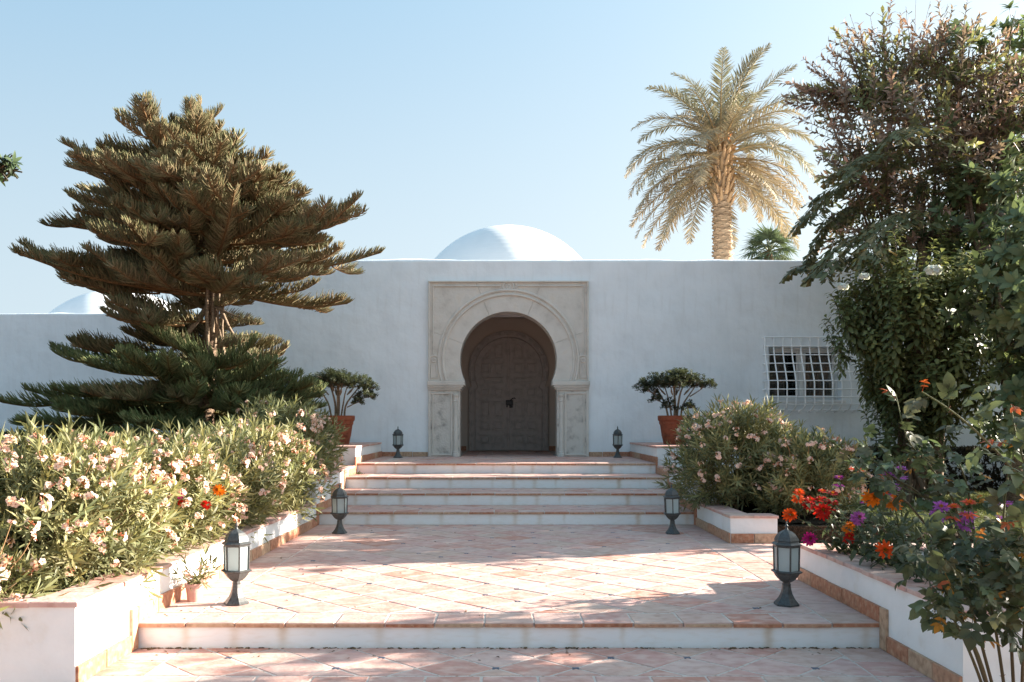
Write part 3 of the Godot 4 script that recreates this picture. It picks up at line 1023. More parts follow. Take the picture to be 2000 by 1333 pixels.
func build_door(house: Node3D) -> void:
	var o := Node3D.new()
	o.name = "arched_door"
	house.add_child(o)
	o.position = Vector3(PCX + 0.02, LAND, 0)
	var paint: Material = mats["door_paint"]
	var d := 20.90
	var c := Vector2(0, 1.883); var r := 0.815
	var a0 := asin((1.50 - c.y) / r)
	# frame: a horseshoe band with its own row of panels
	var outer := PackedVector2Array([Vector2(-0.945, 0.0), Vector2(-0.945, 1.52)])
	var inner := PackedVector2Array([Vector2(-0.80, 0.0), Vector2(-0.80, 1.45)])
	var oc := Vector2(0, 1.906)
	var b0 := asin((1.52 - oc.y) / 0.95)
	for i in 41: outer.append(oc + Vector2(cos(lerpf(PI - b0, b0, i / 40.0)), sin(lerpf(PI - b0, b0, i / 40.0))) * 0.95)
	for i in 41: inner.append(c + Vector2(cos(lerpf(PI - a0, a0, i / 40.0)), sin(lerpf(PI - a0, a0, i / 40.0))) * r)
	outer.append(Vector2(0.945, 1.52)); outer.append(Vector2(0.945, 0.0))
	inner.append(Vector2(0.80, 1.45)); inner.append(Vector2(0.80, 0.0))
	var band := outer.duplicate()
	var back := inner.duplicate(); back.reverse()
	band.append_array(back)
	var g := Geo.new()
	g.prism(band, wall_t(d + 0.04), 0.09, 0.008)
	put("door_frame", g, paint, o)
	g = Geo.new()
	for s in [-1.0, 1.0]:
		for q in [[0.06, 0.42], [0.48, 0.84], [0.90, 1.40]]:
			var p := rect(minf(s * 0.838, s * 0.915), maxf(s * 0.838, s * 0.915), q[0], q[1])
			g.prism(p, wall_t(d - 0.05), 0.014, 0.010)
	for i in 11:
		var a := lerpf(-0.32, PI + 0.32, (i + 0.5) / 11.0)
		var h := 0.125
		var p := PackedVector2Array()
		for q in [[a - h, 0.848], [a, 0.848], [a + h, 0.848], [a + h, 0.918], [a, 0.918], [a - h, 0.918]]: p.append(Vector2(0, 1.898) + Vector2(cos(q[0]), sin(q[0])) * q[1])
		g.prism(p, wall_t(d - 0.05), 0.014, 0.010)
	put("frame_panels", g, paint, o)
	# leaves
	for s in [-1.0, 1.0]:
		var half := PackedVector2Array([Vector2(s * 0.012, 0.012), Vector2(s * 0.795, 0.012), Vector2(s * 0.795, 1.45)])
		for i in 25:
			var a := lerpf(a0, PI / 2 - 0.015, i / 24.0)
			half.append(c + Vector2(s * cos(a), sin(a)) * (r - 0.006))
		var leaf_o := Geo.new()
		leaf_o.prism(half, wall_t(d + 0.03), 0.05, 0.006)
		var lf := put("door_leaf", leaf_o, paint, o)
		var u := func(x0: float, x1: float, y0: float, y1: float) -> PackedVector2Array: return rect(minf(s * x0, s * x1), maxf(s * x0, s * x1), y0, y1)
		var polys := [
			u.call(0.11, 0.365, 0.16, 0.39), u.call(0.425, 0.675, 0.16, 0.39),
			u.call(0.11, 0.365, 0.48, 0.71), u.call(0.425, 0.675, 0.48, 0.71),
			u.call(0.11, 0.365, 0.80, 1.19), u.call(0.425, 0.675, 0.80, 1.19),
			u.call(0.11, 0.365, 1.28, 1.505), u.call(0.425, 0.665, 1.28, 1.505),
			PackedVector2Array([Vector2(s * 0.11, 1.59), Vector2(s * 0.58, 1.59), Vector2(s * 0.645, 1.76), Vector2(s * 0.11, 1.76)]),
			u.call(0.11, 0.365, 1.84, 2.09), u.call(0.425, 0.665, 1.84, 2.09),
			PackedVector2Array([Vector2(s * 0.11, 2.17), Vector2(s * 0.365, 2.17), Vector2(s * 0.365, 2.46), Vector2(s * 0.24, 2.57), Vector2(s * 0.11, 2.57)]),
			PackedVector2Array([Vector2(s * 0.425, 2.17), Vector2(s * 0.625, 2.17), Vector2(s * 0.56, 2.29), Vector2(s * 0.49, 2.38), Vector2(s * 0.425, 2.43)])]
		for p in polys:
			if p.size() == 4 and Geometry2D.is_polygon_clockwise(p): p.reverse()
			var pg := Geo.new()
			moulded(pg, p, d - 0.018)
			put("door_panel", pg, paint, lf)
	g = Geo.new()
	g.prism(rect(-0.028, 0.028, 0.012, 2.66), wall_t(d - 0.018), 0.03, 0.008)
	put("meeting_strip", g, paint, o)
	# hasp with padlock and lever
	g = Geo.new()
	g.prism(rect(-0.065, 0.10, 1.09, 1.20), wall_t(d - 0.05), 0.05, 0.012)
	g.prism(rect(-0.05, -0.02, 1.03, 1.10), wall_t(d - 0.05), 0.03, 0.006)
	g.prism(rect(0.02, 0.095, 1.02, 1.085), wall_t(d - 0.055), 0.035, 0.008)
	g.tube(PackedVector3Array([Vector3(0.04, 1.19, -d + 0.09), Vector3(0.10, 1.245, -d + 0.10), Vector3(0.15, 1.25, -d + 0.10), Vector3(0.16, 1.225, -d + 0.10)]), same(4, 0.013), 6)
	put("lock", g, mats["iron_black"], o)


func build_window(house: Node3D, x0: float, x1: float, y0: float, y1: float) -> void:
	var o := Node3D.new()
	o.name = "window"
	house.add_child(o)
	var white: Material = mats["window_white"]
	var d := WALL + 0.22
	var g := Geo.new()
	var mid := (x0 + x1) / 2 + 0.0
	for q in [[x0, x0 + 0.055, y0, y1], [x1 - 0.055, x1, y0, y1], [x0 + 0.056, x1 - 0.056, y1 - 0.05, y1], [x0 + 0.056, x1 - 0.056, y0, y0 + 0.05], [mid - 0.045, mid + 0.045, y0 + 0.051, y1 - 0.051]]:
		g.prism(rect(q[0], q[1], q[2], q[3]), wall_t(d + 0.08), 0.08, 0.008)
	put("window_frame", g, white, o)
	for s in [[x0 + 0.056, mid - 0.046], [mid + 0.046, x1 - 0.056]]:
		g = Geo.new()
		var a: float = s[0]; var b: float = s[1]; var e := 0.045
		for q in [[a, a + e, y0 + 0.052, y1 - 0.052], [b - e, b, y0 + 0.052, y1 - 0.052], [a + e + 0.001, b - e - 0.001, y1 - 0.052 - e, y1 - 0.052], [a + e + 0.001, b - e - 0.001, y0 + 0.052, y0 + 0.052 + e]]:
			g.prism(rect(q[0], q[1], q[2], q[3]), wall_t(d + 0.07), 0.05, 0.008)
		put("sash", g, white, o)
		g = Geo.new()
		g.box(Vector3(a + e - 0.005, y0 + 0.09, -d - 0.052), Vector3(b - e + 0.005, y1 - 0.09, -d - 0.047))
		put("pane", g, mats["glass"], o)
	g = Geo.new()
	g.prism(rect(x0 - 0.06, x1 + 0.06, y0 - 0.06, y0 - 0.002), wall_t(WALL + 0.3), 0.36, 0.008)
	put("sill", g, mats["white_paint"], o)
	# room behind: dark box, pleated curtains
	g = Geo.new()
	for q in [[Vector3(x0 - 0.4, y0 - 0.5, -d - 2.1), Vector3(x1 + 0.4, y1 + 0.3, -d - 2.0)], [Vector3(x0 - 0.5, y0 - 0.5, -d - 2), Vector3(x0 - 0.4, y1 + 0.3, -d - 0.16)], [Vector3(x1 + 0.4, y0 - 0.5, -d - 2), Vector3(x1 + 0.5, y1 + 0.3, -d - 0.16)], [Vector3(x0 - 0.5, y1 + 0.3, -d - 2), Vector3(x1 + 0.5, y1 + 0.4, -d - 0.16)], [Vector3(x0 - 0.5, y0 - 0.6, -d - 2), Vector3(x1 + 0.5, y0 - 0.5, -d - 0.16)]]:
		g.box(q[0], q[1])
	put("room", g, mats["dark_room"], o)
	for s in [[x0 + 0.06, mid - 0.25, 0.0], [mid + 0.02, x1 - 0.02, 1.0]]:
		g = Geo.new()
		var k := 61
		for i in k:
			var x := lerpf(s[0], s[1], float(i) / (k - 1))
			var z := -d - 0.24 + 0.022 * sin(i * 1.25 + s[2]) + 0.01 * sin(i * 0.47)
			var nn := Vector3(-cos(i * 1.25 + s[2]), 0, 0.8).normalized()
			g.vert(Vector3(x, y0 - 0.3, z), nn); g.vert(Vector3(x, y1 + 0.1, z), nn)
		for i in k - 1:
			g.face(2 * i, 2 * i + 2, 2 * i + 3); g.face(2 * i, 2 * i + 3, 2 * i + 1)
		put("curtain", g, mats["curtain"], o)
	# grille: bars that lean out of the wall and curl back below the sill
	var gr_ := Node3D.new()
	gr_.name = "window_grille"
	house.add_child(gr_)
	var bar: Material = mats["grille_white"]
	var gx := 5.06; var gw := 0.1745; var nb := 12
	var gtop := P(1490, 660, WALL).y
	var prof := func(vv: float) -> float:   # distance out of the wall for the height vv below the top, metres
		if vv < 0.9: return 0.10 + 0.28 * smoothstep(0.15, 1.05, vv)
		return 0.37 if vv < 1.28 else 0.37 * sqrt(maxf(0.0, 1.0 - pow((vv - 1.28) / 0.17, 2.0)))
	var heights := []
	for i in 30: heights.append(1.45 * pow(i / 29.0, 0.8))
	for i in nb:
		var path := PackedVector3Array()
		path.append(Vector3(gx + i * gw, gtop, -WALL - 0.02))
		for h in heights: path.append(Vector3(gx + i * gw, gtop - h, -WALL + prof.call(h)))
		path.append(Vector3(gx + i * gw, gtop - 1.452, -WALL - 0.02))
		g = Geo.new()
		g.tube(path, same(path.size(), 0.014), 6)
		put("upright_bar", g, bar, gr_)
	for h in [0.0, 0.175, 0.345, 0.515, 0.685, 0.855, 1.02, 1.17, 1.31, 1.42]:
		var e: float = prof.call(h)
		var y: float = gtop - h
		g = Geo.new()
		var xa := gx; var xb := gx + gw * (nb - 1)
		g.tube(PackedVector3Array([Vector3(xa, y, -WALL - 0.02), Vector3(xa, y, -WALL + e), Vector3(xa + 0.01, y, -WALL + e + 0.012), Vector3(xb - 0.01, y, -WALL + e + 0.012), Vector3(xb, y, -WALL + e), Vector3(xb, y, -WALL - 0.02)]), same(6, 0.0125), 6)
		put("cross_bar", g, bar, gr_)
	for s in [gx, gx + gw * (nb - 1)]:
		for k in 2:
			var path := PackedVector3Array()
			for h in heights:
				var e: float = prof.call(h)
				if e > 0.13 * (k + 1): path.append(Vector3(s, gtop - h, -WALL + 0.13 * (k + 1)))
			g = Geo.new()
			g.tube(path, same(path.size(), 0.0095), 6)
			put("side_bar", g, bar, gr_)


# ---------------------------------------------------------------- lamps and pots
func make_lamp() -> Node3D:
	var o := Node3D.new()
	o.name = "pedestal_lantern"
	add_child(o, true)
	var metal: Material = mats["lamp_metal"]
	var k := 0.000686
	var pr := func(rows: Array) -> PackedVector2Array:
		var out := PackedVector2Array()
		for q in rows: out.append(Vector2(q[0] * k * 0.99, (1205.0 - q[1]) * k))
		return out
	var g := Geo.new()
	g.lathe(pr.call([[0, 1205], [132, 1205], [134, 1188], [118, 1172], [84, 1130], [62, 1085], [50, 1040], [44, 1000], [46, 985], [38, 978], [0, 978]]), 6, Transform3D.IDENTITY, true)
	put("pedestal", g, metal, o)
	g = Geo.new()
	g.lathe(pr.call([[0, 980], [40, 980], [40, 968], [66, 955], [96, 930], [120, 900], [134, 875], [160, 862], [166, 850], [150, 842], [0, 842]]), 6, Transform3D.IDENTITY, true)
	put("bowl", g, metal, o)
	g = Geo.new()
	g.lathe(pr.call([[140, 598], [142, 585], [158, 574], [160, 568], [128, 548], [124, 536], [132, 530], [128, 520], [112, 490], [88, 458], [58, 438], [30, 424], [22, 418], [0, 418]]), 6, Transform3D.IDENTITY, true)
	g.lathe(pr.call([[0, 597], [142, 597]]), 6, Transform3D.IDENTITY, true)
	put("lamp_roof", g, metal, o)
	g = Geo.new()
	g.lathe(pr.call([[20, 420], [14, 405], [10, 398], [17, 388], [18, 378], [12, 368], [7, 360], [8, 345], [4, 333], [0, 330]]), 10)
	put("finial", g, metal, o)
	var r0 := 128.0 * k * 0.99; var r1 := 134.0 * k * 0.99
	var y0 := (1205 - 845) * k; var y1 := (1205 - 594) * k
	for i in 6:
		var a := TAU * i / 6.0; var b := TAU * (i + 1) / 6.0
		g = Geo.new()
		g.tube(PackedVector3Array([Vector3(cos(a) * r0, y0, sin(a) * r0), Vector3(cos(a) * r1, y1, sin(a) * r1)]), same(2, 0.0065), 6)
		put("post", g, metal, o)
		g = Geo.new()
		var s := 0.96
		g.quad(Vector3(cos(a) * r0, y0, sin(a) * r0) * Vector3(s, 1, s), Vector3(cos(b) * r0, y0, sin(b) * r0) * Vector3(s, 1, s), Vector3(cos(b) * r1, y1, sin(b) * r1) * Vector3(s, 1, s), Vector3(cos(a) * r1, y1, sin(a) * r1) * Vector3(s, 1, s), Vector3(cos((a + b) / 2), 0, sin((a + b) / 2)))
		put("pane", g, mats["lamp_glass"], o)
	return o


func build_lamps() -> void:
	var spots := [
		[-1.93, 0.0, 6.34, 0.0, 0.0, "sunlit pedestal lantern at the front left of the terrace near the sprig pot"],
		[2.02, 0.0, 6.30, 0.52, 0.0, "pedestal lantern at the front right of the terrace beside the zinnia bed"],
		[-1.95, 0.0, 10.42, 0.35, 0.0, "pedestal lantern at the foot of the steps under the left oleander blossoms"],
		[1.99, 0.0, 10.40, 0.46, 0.035, "slightly tilted pedestal lantern at the foot of the steps by the right oleander"],
		[-2.0, LAND, 16.55, 0.3, 0.0, "small dark lantern on the landing left of the arched door"],
		[2.13, LAND, 16.55, 0.5, 0.0, "small dark lantern on the landing right of the arched door"]]
	var proto := make_lamp()
	for i in spots.size():
		var s = spots[i]
		var o: Node3D = proto
		if i > 0:
			o = proto.duplicate()
			o.name = "pedestal_lantern_%03d" % i
			add_child(o, true)
		o.position = Vector3(s[0], s[1], -s[2])
		o.rotation = Vector3(0, s[3], s[4])
		o.set_meta("label", s[5]); o.set_meta("category", "lantern"); o.set_meta("group", "pedestal lanterns along the terrace and landing")


func pot_mesh() -> Geo:
	var g := Geo.new()
	g.lathe(PackedVector2Array([Vector2(0, 0), Vector2(0.19, 0), Vector2(0.195, 0.01), Vector2(0.222, 0.14), Vector2(0.226, 0.15), Vector2(0.232, 0.155), Vector2(0.228, 0.165), Vector2(0.255, 0.345), Vector2(0.268, 0.352), Vector2(0.270, 0.40), Vector2(0.282, 0.415), Vector2(0.292, 0.425), Vector2(0.296, 0.49), Vector2(0.288, 0.505), Vector2(0.262, 0.505), Vector2(0.256, 0.45), Vector2(0.0, 0.45)]), 40)
	return g


func small_tree(label: String, at: Vector3, mirror: float, seed_: int) -> void:
	# clipped umbrella-shaped tree with several stems, growing in its pot
	rng.seed = seed_
	var o := root_of("potted_tree", label, "potted tree", at, "umbrella shaped potted trees beside the landing")
	var lv := Geo.new()
	for i in 9:
		var a := i * 2.4
		lv.col = Color(1, 1, 1) * rf(0.75, 1.2); lv.col.a = 1
		lv.leaf(aim(Vector3(0, -0.02 + i * 0.006, 0), Vector3(cos(a), rf(0.2, 0.9), sin(a))), rf(0.045, 0.06), 0.026, 0.2, 0.3, 2, 0.55)
	var spots := []; var tints := []
	var pads := [[0.0, 0.88, 0.0, 0.42, 0.10], [-0.34, 0.80, 0.08, 0.30, 0.10], [0.34, 0.80, -0.05, 0.32, 0.10], [0.12, 0.92, 0.1, 0.28, 0.09], [-0.50, 0.70, -0.02, 0.20, 0.06], [0.52, 0.74, 0.05, 0.16, 0.05], [-0.12, 0.78, 0.25, 0.3, 0.08], [0.1, 0.8, -0.25, 0.34, 0.09]]
	if mirror > 0: pads.append_array([[-0.30, 0.42, 0.05, 0.15, 0.06], [-0.1, 0.26, 0.1, 0.17, 0.07], [0.22, 0.24, 0.08, 0.15, 0.05], [-0.42, 0.62, 0.1, 0.18, 0.05]])
	else: pads.append_array([[-0.46, 0.50, 0.0, 0.22, 0.07], [-0.34, 0.36, 0.08, 0.12, 0.05], [0.6, 0.68, 0.0, 0.22, 0.08], [0.75, 0.72, 0.05, 0.14, 0.05]])
	var stems := Geo.new()
	for p in pads:
		var c := Vector3(p[0] * mirror, p[1], p[2])
		var k := int(p[3] * p[3] * 800) + 16
		for i in k:
			var v := rvec()
			while v.length() > 1: v = rvec()
			spots.append(aim(Vector3(c.x * 1.1, c.y * 0.76, c.z * 1.1) + Vector3(v.x * p[3], v.y * p[4] * 1.2 + (0.06 - 0.10 * absf(v.x)) , v.z * p[3]), Vector3(rf(-1, 1), rf(-0.2, 0.5), rf(-1, 1)), Vector3.UP, rf(0.8, 1.2)))
			var e := rf(0.75, 1.3)
			tints.append(Color(0.085 * e, 0.10 * e, 0.058 * e))
		for i in 5:
			var tip := c * Vector3(1.1, 0.76, 1.1) + Vector3(rf(-1, 1) * p[3] * 0.8, rf(-0.3, 0.6) * p[4], rf(-1, 1) * p[3] * 0.8)
			stems.tube(curve([c * Vector3(0.5, 0.5, 0.5), c * Vector3(0.85, 0.66, 0.85) , tip], 4), taper(5, 0.011, 0.004), 5)
	for s in [[-0.02, 0.30, 0.022], [0.10, 0.36, 0.02], [-0.30, 0.30, 0.016], [0.30, 0.25, 0.015], [0.0, 0.4, 0.016], [-0.14, 0.2, 0.014]]:
		var x: float = s[0] * mirror
		stems.tube(curve([Vector3(x * 0.35, -0.06, rf(-0.04, 0.04)), Vector3(x * 0.55 + rf(-0.02, 0.02), 0.22, rf(-0.04, 0.04)), Vector3(x * 1.0, 0.46, rf(-0.06, 0.06)), Vector3(x * 1.6 + rf(-0.05, 0.05), 0.64, rf(-0.1, 0.1))], 10), taper(11, s[2] * 1.25, s[2] * 0.5), 7)
	put("stems", stems, mats["pale_bark"], o)
	many("foliage", lv, mats["leaf"], o, spots, tints)


func build_pots() -> void:
	var data := [["terracotta pot with rolled rim on the left block, partly hidden by oleanders", -2.93, "potted tree spreading over the left terracotta pot in front of the conifer", 1.0], ["terracotta pot with rolled rim standing on the right block by the landing", 3.0, "potted tree spreading over the right terracotta pot against the bare wall", -1.0]]
	var gm := pot_mesh().mesh()
	for i in 2:
		var q = data[i]
		var o := root_of("plant_pot", q[0], "plant pot", Vector3(q[1], 0.94, -15.5), "terracotta pots beside the landing")
		put("pot", gm, mats["pot_clay"], o)
		var g := Geo.new()
		g.lathe(PackedVector2Array([Vector2(0.258, 0.452), Vector2(0.0, 0.47)]), 24)
		put("potting_soil", g, mats["soil"], o)
		small_tree(q[2], Vector3(q[1], 0.94 + 0.47, -15.5), -q[3] if i == 0 else 1.0, 40 + i)
	rng.seed = 77
	# the little pot by the left wall with its flowering sprig
	var o := root_of("flower_pot", "tiny clay pot with a flowering sprig against the sunlit left wall", "flower pot", Vector3(-2.27, 0, -6.45))
	var g := Geo.new()
	g.lathe(PackedVector2Array([Vector2(0, 0), Vector2(0.050, 0), Vector2(0.062, 0.10), Vector2(0.070, 0.102), Vector2(0.072, 0.13), Vector2(0.062, 0.13), Vector2(0.058, 0.115), Vector2(0, 0.115)]), 24)
	put("pot", g, mats["floor_clay_3"], o)
	var sp := oleander_sprig(3)
	var spots := []; var tints := []
	for i in 11:
		spots.append(aim(Vector3(0, 0.10, 0) + Vector3(rf(-0.02, 0.02), 0, rf(-0.02, 0.02)), Vector3(rf(-0.5, 0.9), rf(0.3, 1.2), rf(-0.8, 0.8)), rvec(), rf(0.6, 1.05)))
		tints.append(oleander_tint())
	many("foliage", sp, mats["leaf"], o, spots, tints)
	for i in 5:
		put("blossom", blossoms[i % blossoms.size()], mats["petal"], o).transform = aim(Vector3(rf(-0.12, 0.16), rf(0.14, 0.26), rf(-0.05, 0.14)), Vector3(0.3, 0.5, 0.6), rvec(), rf(0.5, 0.8))


# ---------------------------------------------------------------- oleanders
var blossoms: Array = []


func oleander_tint() -> Color:
	var e := rf(0.65, 1.35)
	var y := rf(0, 1)
	return Color(lerpf(0.185, 0.33, y) * e, lerpf(0.205, 0.30, y) * e, lerpf(0.10, 0.135, y) * e)


func oleander_sprig(whorls: int) -> Geo:
	var g := Geo.new()
	var L := 0.26
	g.col = Color(1.3, 0.95, 0.7)
	g.tube(curve([Vector3.ZERO, Vector3(0.01, 0, L * 0.5), Vector3(0.0, 0.01, L)], 3), taper(4, 0.004, 0.002), 4)
	for w in whorls:
		var z := L * (0.25 + 0.75 * w / maxf(1, whorls - 1))
		var sp := lerpf(1.15, 0.45, float(w) / maxf(1, whorls - 1))
		for k in 4:
			var a := TAU * k / 4.0 + w * 0.8 + rf(-0.3, 0.3)
			var out := Vector3(cos(a), sin(a), 0)
			var along := out * sin(sp) + Vector3(0, 0, 1) * cos(sp)
			var e := rf(0.75, 1.25)
			g.col = Color(e, e, e)
			g.leaf(aim(Vector3(0, 0, z) + out * 0.003, along, Vector3(0, 0, 1)), rf(0.09, 0.135), rf(0.015, 0.021), 0.25, rf(-0.1, 0.6), 3, 0.55)
	return g


func blossom(seed_: int) -> ArrayMesh:
	# a cluster of five-petalled flowers with buds
	rng.seed = seed_
	var g := Geo.new()
	var n := rng.randi_range(4, 8)
	for i in n:
		var d := (Vector3(0, 0, 0.75) + rvec() * 0.8).normalized()
		var at := d * rf(0.025, 0.06)
		g.col = Color(0.50, 0.20, 0.09)
		g.tube(PackedVector3Array([Vector3.ZERO, at * 0.6, at]), PackedFloat32Array([0.0016, 0.0022, 0.004]), 4)
		var t := aim(at, d, rvec())
		var r := rf(0.019, 0.027)
		var pale := rf(0, 1)
		for k in 5:
			var a := TAU * k / 5.0
			var out := t.basis * Vector3(cos(a), sin(a), 0)
			var dd := (out + d * rf(0.25, 0.6)).normalized()
			g.col = Color(lerpf(0.86, 0.91, pale), lerpf(0.56, 0.76, pale), lerpf(0.48, 0.66, pale))
			g.leaf(aim(at, dd, d), r, r * 0.85, 0.15, rf(0.2, 0.7), 3, 0.8, 0.15)
		g.col = Color(0.78, 0.34, 0.12)
		g.tube(PackedVector3Array([at, at + d * 0.006]), PackedFloat32Array([0.004, 0.002]), 5)
	for i in rng.randi_range(2, 5):
		var d := (Vector3(0, 0, 1) + rvec() * 0.9).normalized()
		g.col = Color(0.78, 0.36, 0.25)
		var e := d * rf(0.04, 0.075)
		g.tube(PackedVector3Array([e * 0.3, e * 0.7, e]), PackedFloat32Array([0.0012, 0.005, 0.001]), 5)
	return g.mesh()


func oleander(label: String, group: String, c: Vector3, r: Vector3, sprigs: int, heads: int, seed_: int, face_dir: Vector3, over := 0.12) -> void:
	rng.seed = seed_
	var o := root_of("oleander_bush", label, "flowering bush", Vector3(c.x, c.y - r.y, c.z), group)
	var base := Vector3(0, r.y, 0)
	var st := Geo.new()
	var lumps := []
	for i in 9: lumps.append([rvec().normalized(), rf(-0.12, 0.20)])
	var reach := func(u: Vector3) -> float:
		var s := 1.0
		for l in lumps: s += l[1] * exp(-(1.0 - u.dot(l[0])) * 5.0)
		return s
	for i in 22:
		var u := (Vector3(rf(-1, 1), rf(0.0, 1), rf(-1, 1))).normalized()
		var e: Vector3 = base + u * r * 0.85
		st.col = Color(0.20, 0.14, 0.08) * rf(0.7, 1.4)
		st.tube(curve([Vector3(rf(-0.1, 0.1), 0, rf(-0.1, 0.1)), base * 0.5 + u * r * 0.25 , e], 6), taper(7, 0.012, 0.004), 5)
	put("stems", st, mats["stem"], o)
	var kinds := [oleander_sprig(4), oleander_sprig(3), oleander_sprig(5)]
	var sets := [[], [], []]; var tints := [[], [], []]
	for i in sprigs:
		var u := rvec().normalized()
		if u.y < -0.75: u.y = -u.y
		var q := pow(rf(0.12, 1.0), 0.4)
		var p: Vector3 = base + u * r * q * reach.call(u)
		if p.y < 0.04: p.y = rf(0.04, 0.2)
		var dir := (u * Vector3(1, 0.7, 1) + Vector3(0, 0.55, 0) + rvec() * 0.55).normalized()
		var k := i % 3
		sets[k].append(aim(p - dir * 0.15, dir, rvec(), rf(0.75, 1.2)))
		tints[k].append(oleander_tint())
	for k in 3: many("foliage", kinds[k], mats["leaf"], o, sets[k], tints[k])
	for i in int(heads * 1.35):
		var u := rvec().normalized()
		for tries in 6:
			if u.dot(face_dir) > -0.1 and u.y > -0.3: break
			u = rvec().normalized()
		var p: Vector3 = base + u * r * rf(0.98, 1.12) * reach.call(u)
		if p.y < 0.05: p.y = rf(0.05, 0.25)
		var m := put("blossom", blossoms[rng.randi_range(0, blossoms.size() - 1)], mats["petal"], o)
		m.transform = aim(p, (u + Vector3(0, 0.25, 0) + face_dir * 0.2 + rvec() * 0.4).normalized(), rvec(), rf(0.6, 1.12))
	# a few bare arching flower stalks
	for i in 5:
		var u := Vector3(rf(-1, 1), rf(0.5, 1.0), rf(-0.6, 1)).normalized()
		var p: Vector3 = base + u * r * 0.95
		var e := p + (u + Vector3(0, 0.5, 0)).normalized() * rf(0.12, 0.26)
		st = Geo.new()
		st.col = Color(0.34, 0.20, 0.10)
		st.tube(curve([p, (p + e) / 2 + rvec() * 0.02, e], 4), taper(5, 0.004, 0.0022), 4)
		put("flower_stalk", st, mats["stem"], o)
		put("blossom", blossoms[rng.randi_range(0, blossoms.size() - 1)], mats["petal"], o).transform = aim(e, u, rvec(), rf(0.5, 0.8))


func build_oleanders() -> void:
	for i in 6: blossoms.append(blossom(300 + i))
	var gl := "pink oleander bushes in the left planter"
	var f := Vector3(0.35, 0.35, 0.85).normalized()
	oleander("nearest pink oleander of the left planter, beside its front corner", gl, Vector3(-3.12, 0.60, -5.95), Vector3(0.80, 0.58, 0.80), 760, 90, 501, f)
	oleander("low pink oleander shoots hanging over the front face of the left planter", gl, Vector3(-3.02, 0.33, -5.02), Vector3(0.26, 0.20, 0.24), 70, 14, 511, f)
	oleander("second pink oleander from the front corner of the left planter", gl, Vector3(-3.06, 0.58, -7.30), Vector3(0.76, 0.55, 0.82), 720, 84, 502, f)
	oleander("middle pink oleander of the left planter with tall bare flower stalks", gl, Vector3(-3.02, 0.60, -8.7), Vector3(0.74, 0.54, 0.85), 680, 80, 503, f)
	oleander("fourth pink oleander of the left planter, below the conifer", gl, Vector3(-2.98, 0.62, -10.1), Vector3(0.72, 0.56, 0.85), 640, 76, 504, f)
	oleander("tallest pink oleander of the left planter, beside the lowest steps", gl, Vector3(-2.97, 0.80, -11.5), Vector3(0.68, 0.68, 0.80), 620, 74, 505, f)
	oleander("farthest pink oleander of the left planter, hanging before the potted tree", gl, Vector3(-2.92, 0.84, -12.8), Vector3(0.46, 0.52, 0.66), 420, 54, 506, f)
	var gb := "pink oleander bushes behind the right planter wall"
	f = Vector3(-0.2, 0.45, 0.85).normalized()
	oleander("pink oleander spilling over the steps on the right side", gb, Vector3(2.90, 0.80, -11.2), Vector3(0.72, 0.66, 0.85), 700, 76, 507, f)
	oleander("lower pink oleander behind the red zinnias on the right", gb, Vector3(3.58, 0.62, -10.6), Vector3(0.64, 0.50, 0.75), 560, 50, 508, f)


# ---------------------------------------------------------------- Norfolk pine
func pine_branch(length: float, seed_: int) -> ArrayMesh:
	# an axis along +z that dips and lifts its tip, closely set with upward-curving rope-like twigs
	rng.seed = seed_
	var g := Geo.new()
	var ax := curve([Vector3.ZERO, Vector3(rf(-0.02, 0.02), -0.03, 0.33) * length, Vector3(rf(-0.03, 0.03), -0.02, 0.68) * length, Vector3(rf(-0.03, 0.03), 0.07, 1.0) * length], 16)
	g.col = Color(0.21, 0.125, 0.06)
	g.tube(ax, taper(17, 0.010 + 0.008 * length, 0.007), 6)
	var n := int(length / 0.0125)
	for i in n:
		var u := pow(lerpf(0.10, 1.0, float(i) / (n - 1)), 0.9)
		var k := u * 16.0
		var a: Vector3 = ax[mini(int(k), 15)]
		var b: Vector3 = ax[mini(int(k) + 1, 16)]
		var p := a.lerp(b, k - int(k)) if int(k) < 16 else b
		var dir := (b - a).normalized() if int(k) < 16 else (ax[16] - ax[15]).normalized()
		var L := lerpf(0.31, 0.12, pow(u, 2.2)) * minf(1.0, 0.45 + u * 1.6) * rf(0.75, 1.15)
		for s in [-1.0, 1.0]:
			if rng.randf() < 0.12 * (1.0 - u): continue
			var lat := Vector3(s, 0, 0)
			var lift := rf(0.1, 2.2)
			var d0 := (lat * rf(0.35, 1.0) + dir * rf(0.25, 0.9) + Vector3.UP * lift * 0.45).normalized()
			var d1 := (d0 + dir * 0.5 + Vector3.UP * rf(0.5, 1.0)).normalized()
			var q := [p, p + d0 * L * 0.4, p + d0 * L * 0.7 + d1 * L * 0.15, p + d0 * L * 0.75 + d1 * L * 0.45]
			var e := rf(0.7, 1.3)
			var w := rf(0.0, 1.0)
			var c0 := Color(0.29, 0.19, 0.105) * e
			var c1 := Color(0.30, 0.225, 0.135).lerp(Color(0.175, 0.175, 0.095), w) * e
			var c2 := Color(0.24, 0.21, 0.115).lerp(Color(0.13, 0.17, 0.085), w) * e
			g.tube(PackedVector3Array(q), PackedFloat32Array([0.005, 0.0072, 0.0070, 0.0025]), 4, false, PackedColorArray([c0, c1, c1, c2]))
	return g.mesh()


